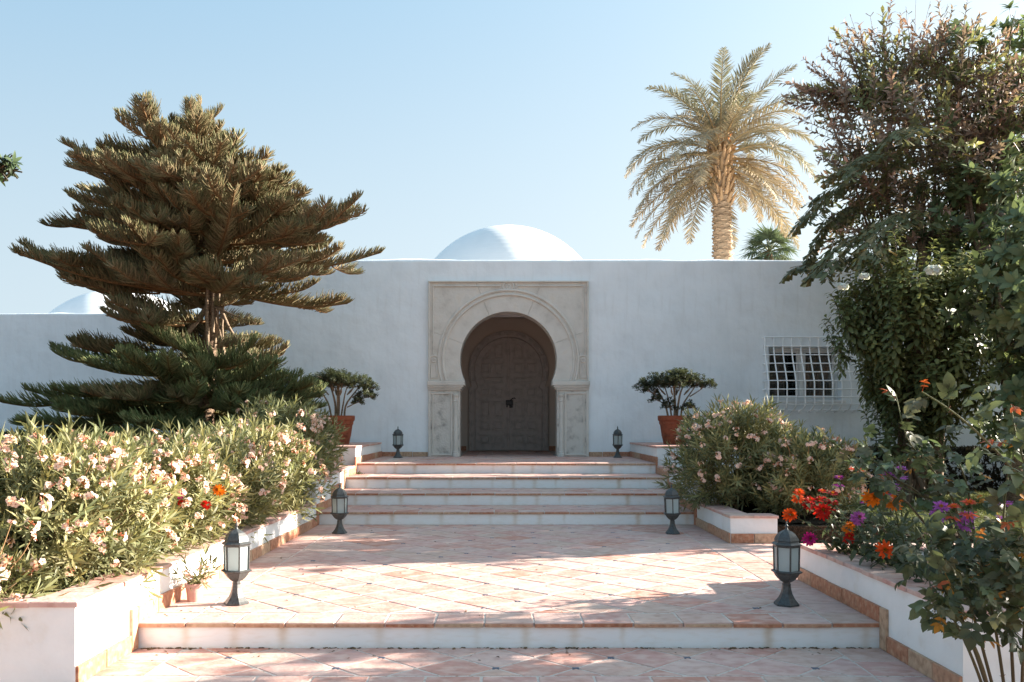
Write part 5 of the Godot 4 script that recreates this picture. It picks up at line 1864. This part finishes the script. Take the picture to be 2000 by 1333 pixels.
func build_shrub() -> void:
	var D := 13.4
	var at := P(1785, 1000, D); at.y = 0.05
	var o := root_of("flowering_shrub", "tall olive green shrub of drooping leaf shoots with white flower heads before the window", "shrub", at)
	var t0 := Color(0.14, 0.155, 0.065); var t1 := Color(0.26, 0.28, 0.11)
	var kinds := [shoot(44, 0.85, 0.185, 0.062, 1.75, 0.7, 1.1, 1.15, [t0, t1], 911, 0.1), shoot(38, 0.72, 0.17, 0.060, 1.7, 0.8, 1.3, 1.15, [t0, t1 * 0.8], 912, 0.1), shoot(30, 0.58, 0.185, 0.064, 1.6, 0.6, 1.0, 1.15, [t0, t0 * 1.4], 913, 0.1)]
	rng.seed = 914
	var c := P(1792, 655, D) - at
	var sets := [[], [], []]; var tints := [[], [], []]
	var st := Geo.new()
	for i in 340:
		var u := rvec().normalized()
		var q := pow(rf(0.15, 1.0), 0.4)
		var p := c + u * q * Vector3(1.38, 1.36, 1.3) * (1.0 + 0.10 * sin(u.x * 7 + 1) * cos(u.y * 6))
		if p.y - c.y < -0.4: p.x = lerpf(p.x, c.x + 0.1, 0.35)
		var d := (Vector3(u.x * 0.5, 1.0, u.z * 0.5) + rvec() * 0.3).normalized()
		var k := i % 3
		sets[k].append(aim(p - d * 0.45, d, rvec(), rf(0.8, 1.15)))
		var e := rf(0.7, 1.3)
		tints[k].append(Color(e, e, e))
	for i in 12:
		var u := Vector3(rf(-1, 1), rf(-0.3, 1), rf(-1, 1)).normalized()
		st.col = Color(0.12, 0.085, 0.055)
		st.tube(curve([Vector3(rf(-0.25, 0.25), 0, rf(-0.15, 0.15)), Vector3(rf(-0.2, 0.2), c.y * 0.45, rf(-0.1, 0.1)), c + u * Vector3(0.5, 0.5, 0.5), c + u * Vector3(0.9, 0.85, 0.9)], 9), taper(10, 0.042, 0.009), 6)
	for i in 36:   # the thin leafy skirt below
		var p := Vector3(rf(-0.55, 0.45), rf(0.6, 1.4), rf(-0.3, 0.5))
		sets[2].append(aim(p, Vector3(rf(-0.6, 0.6), 0.8, rf(-0.2, 0.6)), rvec(), rf(0.6, 0.9)))
		tints[2].append(Color.WHITE * 0.8)
	put("stems", st, mats["stem"], o)
	for k in 3: many("foliage", kinds[k], mats["gloss_leaf"], o, sets[k], tints[k])
	var wf := white_flower(915)
	for q in [[1822, 528, 11.7, 1.3], [1646, 560, 12.0, 0.9], [1688, 540, 12.1, 0.85]]:
		put("flower_head", wf, mats["petal"], o).transform = Transform3D(Basis.IDENTITY.scaled(Vector3.ONE * q[3]), P(q[0], q[1], q[2]) - at)


func build_bronze_tree() -> void:
	var D := 14.8
	var S := 1.28
	var at := P(1800, 1000, D); at.y = 0.05
	var o := root_of("bronze_tree", "tall slender tree with dull purple bronze leaves above the flowering shrub", "tree", at)
	rng.seed = 920
	var kinds := [
		shoot(22, 0.62, 0.125, 0.034, 1.0, 0.45, 0.5, 0.5, [Color(0.210, 0.165, 0.128), Color(0.375, 0.247, 0.195)], 921, 0.0, Color(0.195, 0.120, 0.083)),
		shoot(26, 0.70, 0.115, 0.031, 1.1, 0.5, 0.7, 0.5, [Color(0.188, 0.165, 0.112), Color(0.315, 0.225, 0.188)], 922, 0.0, Color(0.195, 0.120, 0.083)),
		shoot(18, 0.55, 0.13, 0.038, 1.2, 0.4, 0.4, 0.5, [Color(0.155, 0.18, 0.08), Color(0.27, 0.265, 0.12)], 923, 0.0, Color(0.165, 0.120, 0.083))]
	rng.seed = 924
	var sets := [[], [], []]; var tints := [[], [], []]
	var blobs := [[1800, 240, D, 1.1, 1.0, 140], [1700, 160, D, 0.65, 0.5, 56], [1900, 225, D + 0.2, 0.9, 0.9, 84], [1690, 250, D - 0.2, 0.55, 0.75, 60], [1985, 215, D, 0.75, 0.75, 64], [1760, 400, D, 0.9, 0.8, 80], [1625, 190, D, 0.42, 0.16, 16], [1840, 130, D, 0.7, 0.36, 50], [1960, 330, D + 0.4, 0.8, 0.8, 60], [1880, 420, D + 0.6, 0.9, 0.8, 70]]
	var st := Geo.new()
	for b in blobs:
		var c := P(b[0], b[1], b[2]) - at
		for i in b[5]:
			var v := in_ball()
			var p := c + v * Vector3(b[3], b[4], b[3] * 0.7) * S
			var lean := Vector3(clampf(v.x * 0.9 + p.x * 0.25, -1.2, 1.2), 0.45 + 0.5 * v.y, v.z * 0.8) + rvec() * 0.55
			if b[0] < 1640: lean = Vector3(-1, rf(-0.1, 0.3), rf(-0.3, 0.3))
			var k := rng.randi_range(0, 2)
			sets[k].append(aim(p - lean.normalized() * 0.3, lean, rvec(), rf(1.05, 1.6)))
			var e := rf(0.65, 1.4)
			tints[k].append(Color(e * rf(0.9, 1.15), e, e))
		st.col = Color(0.180, 0.128, 0.090)
		for i in 4:
			st.tube(curve([Vector3(rf(-0.3, 0.3), 0, rf(-0.2, 0.2)), Vector3(rf(-0.3, 0.3), 2.2, rf(-0.2, 0.2)), c * Vector3(0.7, 0.75, 0.7), c + in_ball() * Vector3(b[3], b[4], b[3] * 0.7) * S * 0.8], 10), taper(11, 0.036, 0.006), 5)
	# thin bare twigs standing out of the top
	for q in [[1818, 2, 1800, 110], [1852, 8, 1830, 100], [1770, 12, 1790, 100], [1735, 35, 1750, 110], [1700, 30, 1720, 100], [1905, 40, 1890, 120], [1985, 20, 1970, 110], [1662, 32, 1690, 110], [1790, -10, 1788, 140], [1880, 60, 1870, 120]]:
		var a := P(q[2], q[3], D) - at; var b := P(q[0], q[1], D) - at
		st.tube(curve([a, a.lerp(b, 0.5) + rvec() * 0.04, b], 5), taper(6, 0.007, 0.003), 4)
		for i in 5:
			var p := a.lerp(b, rf(0.3, 1.0))
			st.tube(PackedVector3Array([p, p + Vector3(rf(-0.08, 0.08), rf(0.02, 0.1), 0)]), PackedFloat32Array([0.004, 0.007]), 4)
	put("stems", st, mats["stem"], o)
	for k in 3: many("foliage", kinds[k], mats["leaf"], o, sets[k], tints[k])


func build_fishtail() -> void:
	var D := 14.6
	var at := P(1830, 1000, D); at.y = 0.05
	var o := root_of("fishtail_palm", "fishtail palm with ragged wedge leaflets hanging over the house wall", "palm", at)
	rng.seed = 930
	var g := Geo.new()
	g.col = Color(0.224, 0.189, 0.140)
	g.tube(curve([Vector3(0, 0, 0), Vector3(0.05, 2.2, 0), P(1805, 520, D) - at, P(1795, 400, D) - at], 10), taper(11, 0.09, 0.06), 9)
	put("trunk", g, mats["pale_bark"], o)
	var fronds := [
		[[1800, 430, 0], [1720, 360, 0], [1640, 360, -0.1], [1575, 420, -0.2]],
		[[1800, 450, 0], [1720, 400, 0.1], [1630, 420, 0.2], [1580, 500, 0.3]],
		[[1800, 470, 0], [1730, 450, -0.3], [1650, 470, -0.6], [1600, 530, -0.8]],
		[[1800, 420, 0], [1760, 330, -0.2], [1700, 300, -0.5], [1650, 330, -0.7]],
		[[1800, 400, 0], [1810, 300, -0.3], [1790, 250, -0.7], [1750, 260, -1.0]],
		[[1800, 480, 0], [1740, 490, 0.2], [1670, 500, 0.3], [1560, 520, 0.2]],
		[[1800, 430, 0], [1750, 380, 0.4], [1690, 380, 0.7], [1640, 430, 0.9]],
		[[1800, 430, 0], [1860, 340, -0.2], [1920, 330, -0.4], [1960, 390, -0.5]],
		[[1800, 450, 0], [1770, 420, -0.6], [1730, 430, -1.0], [1700, 490, -1.3]]]
	for fr in fronds:
		g = Geo.new()
		var pts := []
		for q in fr: pts.append(P(q[0], q[1], D + q[2] * 1.4) - at)
		var k := 24
		var path := curve(pts, k)
		g.col = Color(0.182, 0.168, 0.084)
		g.tube(path, taper(k + 1, 0.014, 0.004), 5)
		for i in range(4, k + 1):
			var dir: Vector3 = (path[mini(i + 1, k)] - path[i - 1]).normalized()
			for s in [-1.0, 1.0]:
				var side: Vector3 = dir.cross(Vector3.UP).normalized() * s
				var bd: Vector3 = (side * rf(0.5, 0.9) + dir * rf(0.4, 0.9) + Vector3(0, rf(-0.5, 0.1), 0)).normalized()
				var L := lerpf(0.62, 0.28, float(i) / k) * rf(0.8, 1.1)
				var br := curve([path[i], path[i] + bd * L * 0.5, path[i] + bd * L + Vector3(0, -0.12 * L, 0)], 5)
				g.col = Color(0.182, 0.168, 0.084)
				g.tube(br, taper(6, 0.004, 0.002), 3)
				for j in range(1, 6):
					for s2 in [-1.0, 1.0]:
						if rng.randf() < 0.15: continue
						var ld: Vector3 = (bd * 0.7 + bd.cross(Vector3.UP).normalized() * s2 * 0.7 + Vector3(0, rf(-0.6, 0.0), 0)).normalized()
						var e := rf(0.7, 1.3)
						g.col = (Color(0.161, 0.168, 0.077) if rng.randf() < 0.75 else Color(0.280, 0.224, 0.105)) * e * 0.8
						g.leaf(aim(br[j], ld, Vector3(rf(-0.5, 0.5), 1, rf(-0.5, 0.5))), rf(0.12, 0.165), rf(0.06, 0.085), 0.15, 0.2, 2, 1.5, 0.25)
		put("frond", g, mats["frond"], o)


func rosette(n: int, L: float, W: float, c: Color, seed_: int) -> Geo:
	rng.seed = seed_
	var g := Geo.new()
	g.col = Color(0.10, 0.08, 0.05)
	g.tube(PackedVector3Array([Vector3(0, 0, -0.15), Vector3.ZERO]), PackedFloat32Array([0.006, 0.005]), 4)
	for i in n:
		var a := i * 2.4
		var el := lerpf(0.1, 1.1, float(i) / n)
		var e := rf(0.75, 1.3)
		g.col = Color(c.r * e, c.g * e, c.b * e)
		g.leaf(aim(Vector3(0, 0, 0.02 * i / n), Vector3(cos(a) * cos(el), sin(a) * cos(el), sin(el)), Vector3(0, 0, 1)), L * rf(0.8, 1.1), W * rf(0.85, 1.1), 0.15, rf(0.2, 0.7), 4, 0.62)
	return g


func leafy_tree(called: String, label: String, at: Vector3, trunk: Array, trunk_r: float, blobs: Array, tone: Array, leaf_l: float, leaf_w: float, seed_: int, per := 9, singles := 0) -> void:
	# blobs: centre (relative), radii, count
	var o := root_of(called, label, "tree", at)
	var kinds := [rosette(per, leaf_l, leaf_w, tone[0], seed_), rosette(per, leaf_l * 0.85, leaf_w, tone[1], seed_ + 1)]
	rng.seed = seed_ + 2
	var g := Geo.new()
	var path := curve(trunk, 12)
	g.tube(path, taper(13, trunk_r, trunk_r * 0.45), 10)
	for b in blobs:
		var c: Vector3 = b[0]
		for i in 3:
			var s: Vector3 = path[rng.randi_range(5, 12)]
			g.tube(curve([s, s.lerp(c, 0.55) + rvec() * 0.15, c + in_ball() * b[1] * 0.6], 6), taper(7, trunk_r * 0.35, 0.008), 6)
	put("trunk", g, mats["bark"], o)
	var sets := [[], []]; var tints := [[], []]
	for b in blobs:
		var lum := rf(0.85, 1.15)
		for i in b[2]:
			var u := rvec().normalized()
			var q := pow(rf(0.1, 1.0), 0.38)
			var p: Vector3 = b[0] + u * q * b[1] * (1.0 + 0.14 * sin(u.x * 6 + u.y * 5))
			var d := (u + Vector3(0, 0.4, 0) + rvec() * 0.5).normalized()
			var k := rng.randi_range(0, 1)
			sets[k].append(aim(p, d, rvec(), rf(0.75, 1.25)))
			var e := rf(0.65, 1.35) * lum
			tints[k].append(Color(e, e, e))
	if singles > 0:   # the leaves on the side towards the path can be told apart: each is a part
		var front := []
		for k in 2:
			for i in sets[k].size(): front.append([sets[k][i].origin.z - absf(sets[k][i].origin.x + 0.1) * 0.8, k, i])
		front.sort_custom(func(x, y): return x[0] > y[0])
		var lm := []
		for i in 6:
			var lg := Geo.new()
			var e := rf(0.75, 1.3)
			var t0: Color = tone[i % 2]
			lg.col = Color(t0.r * e, t0.g * e, t0.b * e)
			lg.leaf(Transform3D.IDENTITY, leaf_l, leaf_w, 0.15, rf(0.2, 0.7), 4, 0.62)
			lm.append(lg.mesh())
		var gone := [{}, {}]
		for q in front.slice(0, singles / per):
			gone[q[1]][q[2]] = true
			var t: Transform3D = sets[q[1]][q[2]]
			for i in per:
				var a := i * 2.4
				var el := lerpf(0.1, 1.1, float(i) / per)
				put("leaf", lm[rng.randi_range(0, 5)], mats["gloss_leaf"], o).transform = t * aim(Vector3(0, 0, 0.02 * i / per), Vector3(cos(a) * cos(el), sin(a) * cos(el), sin(el)), Vector3(0, 0, 1), rf(0.85, 1.1))
		for k in 2:
			var keep := []; var tk := []
			for i in sets[k].size():
				if not gone[k].has(i):
					keep.append(sets[k][i]); tk.append(tints[k][i])
			sets[k] = keep; tints[k] = tk
	for k in 2: many("foliage", kinds[k], mats["gloss_leaf"], o, sets[k], tints[k])


func build_trees() -> void:
	var at := P(1985, 1000, 13.2); at.y = 0.05
	var c := func(px: float, py: float, d: float) -> Vector3: return P(px, py, d) - at
	leafy_tree("broadleaf_tree", "dark broadleaf tree with big glossy oval leaves behind the flowering shrub", at, [Vector3.ZERO, Vector3(-0.1, 1.8, 0), c.call(1930, 560, 13.6), c.call(1915, 400, 14.4)], 0.13, [
		[c.call(2005, 560, 10.8), Vector3(0.85, 0.95, 0.85), 190], [c.call(2070, 680, 10.7), Vector3(0.77, 1.16, 0.77), 150], [c.call(1890, 420, 14.5), Vector3(0.96, 0.96, 0.96), 120], [c.call(1990, 420, 14.4), Vector3(1.13, 1.13, 1.13), 150],
		[c.call(2035, 790, 10.9), Vector3(0.77, 0.71, 0.65), 110], [c.call(1860, 110, 15.4), Vector3(0.56, 0.60, 0.60), 50], [c.call(1990, 110, 15.4), Vector3(0.60, 0.75, 0.75), 60], [c.call(1970, 260, 15.2), Vector3(1.05, 1.05, 0.90), 100], [c.call(2100, 500, 11.0), Vector3(1.16, 2.06, 1.03), 240]],
		[Color(0.109, 0.142, 0.072), Color(0.145, 0.181, 0.080)], 0.19, 0.072, 940, 9, 288)
	at = Vector3(9.4, 0.05, -14.4)
	leafy_tree("garden_tree", "dense dark tree deep in the garden at the house corner, mostly hidden", at, [Vector3.ZERO, Vector3(0.1, 2, 0), Vector3(0.0, 3.6, 0)], 0.18, [
		[Vector3(0, 3.6, 0), Vector3(1.8, 1.3, 1.8), 330], [Vector3(-1.0, 3.0, 0.4), Vector3(1.2, 1.2, 1.2), 220], [Vector3(0.8, 2.2, -0.2), Vector3(1.5, 1.5, 1.3), 240], [Vector3(-0.8, 1.2, 1.0), Vector3(1.2, 1.0, 0.9), 170]],
		[Color(0.087, 0.113, 0.058), Color(0.109, 0.138, 0.065)], 0.17, 0.065, 950)
	at = Vector3(8.2, 0.0, -6.4)
	leafy_tree("shade_tree", "low shade tree standing past the zinnia bed, outside the picture", at, [Vector3.ZERO, Vector3(0.1, 1.2, 0), Vector3(0.0, 2.6, 0)], 0.14, [
		[Vector3(-0.2, 2.6, -0.9), Vector3(1.0, 0.85, 0.8), 150], [Vector3(0.2, 2.5, 0.1), Vector3(1.2, 0.9, 0.8), 170], [Vector3(-0.3, 1.9, -0.6), Vector3(1.0, 0.7, 0.8), 110], [Vector3(0.4, 2.8, 1.2), Vector3(1.2, 1.0, 1.0), 170]],
		[Color(0.116, 0.160, 0.072), Color(0.145, 0.189, 0.087)], 0.17, 0.065, 960)
	at = Vector3(-6.6, -0.3, -8.0)
	leafy_tree("garden_tree", "tree whose leafy branch tip reaches into the sky at the far left", at, [Vector3.ZERO, Vector3(0.1, 1.8, 0), Vector3(0.0, 3.4, 0)], 0.13, [
		[Vector3(-0.2, 4.0, 0), Vector3(1.0, 0.9, 1.0), 160], [P(-130, 335, 8.0) - at, Vector3(0.42, 0.2, 0.3), 40], [P(-40, 330, 8.0) - at, Vector3(0.26, 0.10, 0.2), 26], [P(12, 322, 8.0) - at, Vector3(0.12, 0.05, 0.1), 14]],
		[Color(0.072, 0.109, 0.051), Color(0.087, 0.123, 0.058)], 0.085, 0.030, 970, 7)


func hedge(label: String, at: Vector3, size: Vector3, n: int, seed_: int) -> void:
	rng.seed = seed_
	var o := root_of("hedge", label, "hedge", at)
	var g := Geo.new()
	for i in 7:
		var a := i * 2.4
		g.col = Color(1, 1, 1) * rf(0.7, 1.3)
		g.leaf(aim(Vector3.ZERO, Vector3(cos(a), rf(0.1, 1.0), sin(a))), rf(0.04, 0.055), 0.022, 0.2, 0.3, 2, 0.6)
	var spots := []; var tints := []
	for i in n:
		var p := Vector3(rf(-0.5, 0.5), rf(0, 1), rf(-0.5, 0.5))
		if i % 2: p.y = rf(0.86, 1.02)
		else: p.z = rf(0.36, 0.52)
		spots.append(aim(p * size, rvec() + Vector3(0, 0.6, 0.3), rvec(), rf(0.8, 1.4)))
		var e := rf(0.6, 1.3)
		tints.append(Color(0.055 * e, 0.048 * e, 0.034 * e))
	var st := Geo.new()
	for i in int(size.x * 5):
		var x := rf(-0.5, 0.5) * size.x
		st.col = Color(0.06, 0.045, 0.03)
		for k in 4:
			st.tube(PackedVector3Array([Vector3(x, 0, 0), Vector3(x + rf(-0.1, 0.1), size.y * 0.4, rf(-0.1, 0.1)), Vector3(x + rf(-0.25, 0.25), size.y * 0.95, rf(-0.4, 0.4) * size.z)]), PackedFloat32Array([0.02, 0.014, 0.005]), 5)
	put("stems", st, mats["stem"], o)
	many("foliage", g, mats["leaf"], o, spots, tints)


func build_small_things() -> void:
	hedge("low dark clipped hedge along the house wall below the barred window", Vector3(7.6, 0.05, -16.2), Vector3(6.4, 0.80, 0.9), 5200, 980)
	hedge("low dark clipped hedge along the house wing behind the left oleanders", Vector3(-10.6, 0.05, -16.2), Vector3(8.2, 1.08, 0.9), 5200, 981)
	# grass of the small lawn behind the zinnias
	rng.seed = 985
	var g := Geo.new()
	for i in 7:
		var a := i * 2.4
		g.col = Color(0.15, 0.17, 0.06) * rf(0.7, 1.3)
		g.leaf(aim(Vector3(cos(a), 0, sin(a)) * 0.02, Vector3(cos(a) * 0.5, 1, sin(a) * 0.5)), rf(0.07, 0.12), 0.008, 0.2, 0.6, 2, 0.4)
	var spots := []
	for i in 9000:
		spots.append(Transform3D(Basis(Vector3.UP, rf(0, TAU)).scaled(Vector3.ONE * rf(0.7, 1.3)), Vector3(rf(4.3, 11.0), 0.06, -rf(9.9, 15.6))))
	var m := many("grass", g, mats["leaf"], self, spots)
	m.set_meta("label", "patch of short grass behind the zinnia bed")
	# dry leaf bits and moss along the step foot
	rng.seed = 986
	g = Geo.new()
	g.col = Color.WHITE
	g.leaf(Transform3D.IDENTITY, 0.035, 0.014, 0.5, 0.8, 3, 0.5)
	spots = []; var tints := []
	for i in 110:
		var x := rf(XL + 0.05, XR - 0.05)
		var d := rf(5.8, 11.0); var y := 0.004
		if i % 3 == 0:
			d = 5.72 - absf(rng.randfn(0.0, 0.16)); y = -RISE + 0.004
		elif i % 7 == 0:
			x = XL + rf(0.02, 0.5); d = rf(5.8, 6.6)
		spots.append(Transform3D(Basis(Vector3.UP, rf(0, TAU)).scaled(Vector3.ONE * rf(0.5, 1.2)), Vector3(x, y, -d)))
		var e := rf(0.5, 1.3)
		tints.append(Color(0.20 * e, 0.11 * e, 0.05 * e))
	m = many("fallen_leaves", g, mats["leaf"], self, spots, tints)
	m.set_meta("label", "dry leaf bits scattered over the terrace tiles")
	g = Geo.new()
	g.col = Color.WHITE
	for i in 5:
		g.lathe(PackedVector2Array([Vector2(0.008, 0), Vector2(0.006, 0.005), Vector2(0, 0.008)]), 6, Transform3D(Basis.IDENTITY, Vector3(rf(-0.018, 0.018), 0, rf(-0.006, 0.006))))
	spots = []; tints = []
	for i in 300:
		var x := rf(XL + 0.02, XR - 0.02)
		if sin(x * 5.1) + sin(x * 11.7 + 2) + rf(-1, 1) < 0.1 and i % 3: continue
		spots.append(Transform3D(Basis(Vector3.UP, rf(0, TAU)).scaled(Vector3(1, 0.7, 1) * rf(0.25, 1.15)), Vector3(x, -RISE, -5.738 + absf(rng.randfn(0, 0.012)))))
		var e := rf(0.5, 1.3)
		tints.append(Color(0.17 * e, 0.11 * e, 0.065 * e))
	m = many("dirt", g, mats["stem_dirt"], self, spots, tints)
	m.set_meta("label", "line of dark dirt and moss along the foot of the terrace step")


func _ready() -> void:
	build_camera_and_sky()
	rng.seed = 1
	build_materials()
	mat("stem_dirt", Color.WHITE, 0.95, 0.1).vertex_color_use_as_albedo = true
	build_ground()
	build_planters()
	build_house()
	rng.seed = 50
	build_lamps()
	build_oleanders()
	build_pots()
	build_pine()
	build_palms()
	build_shrub()
	build_bronze_tree()
	build_fishtail()
	build_trees()
	build_roses()
	build_zinnias()
	build_small_things()
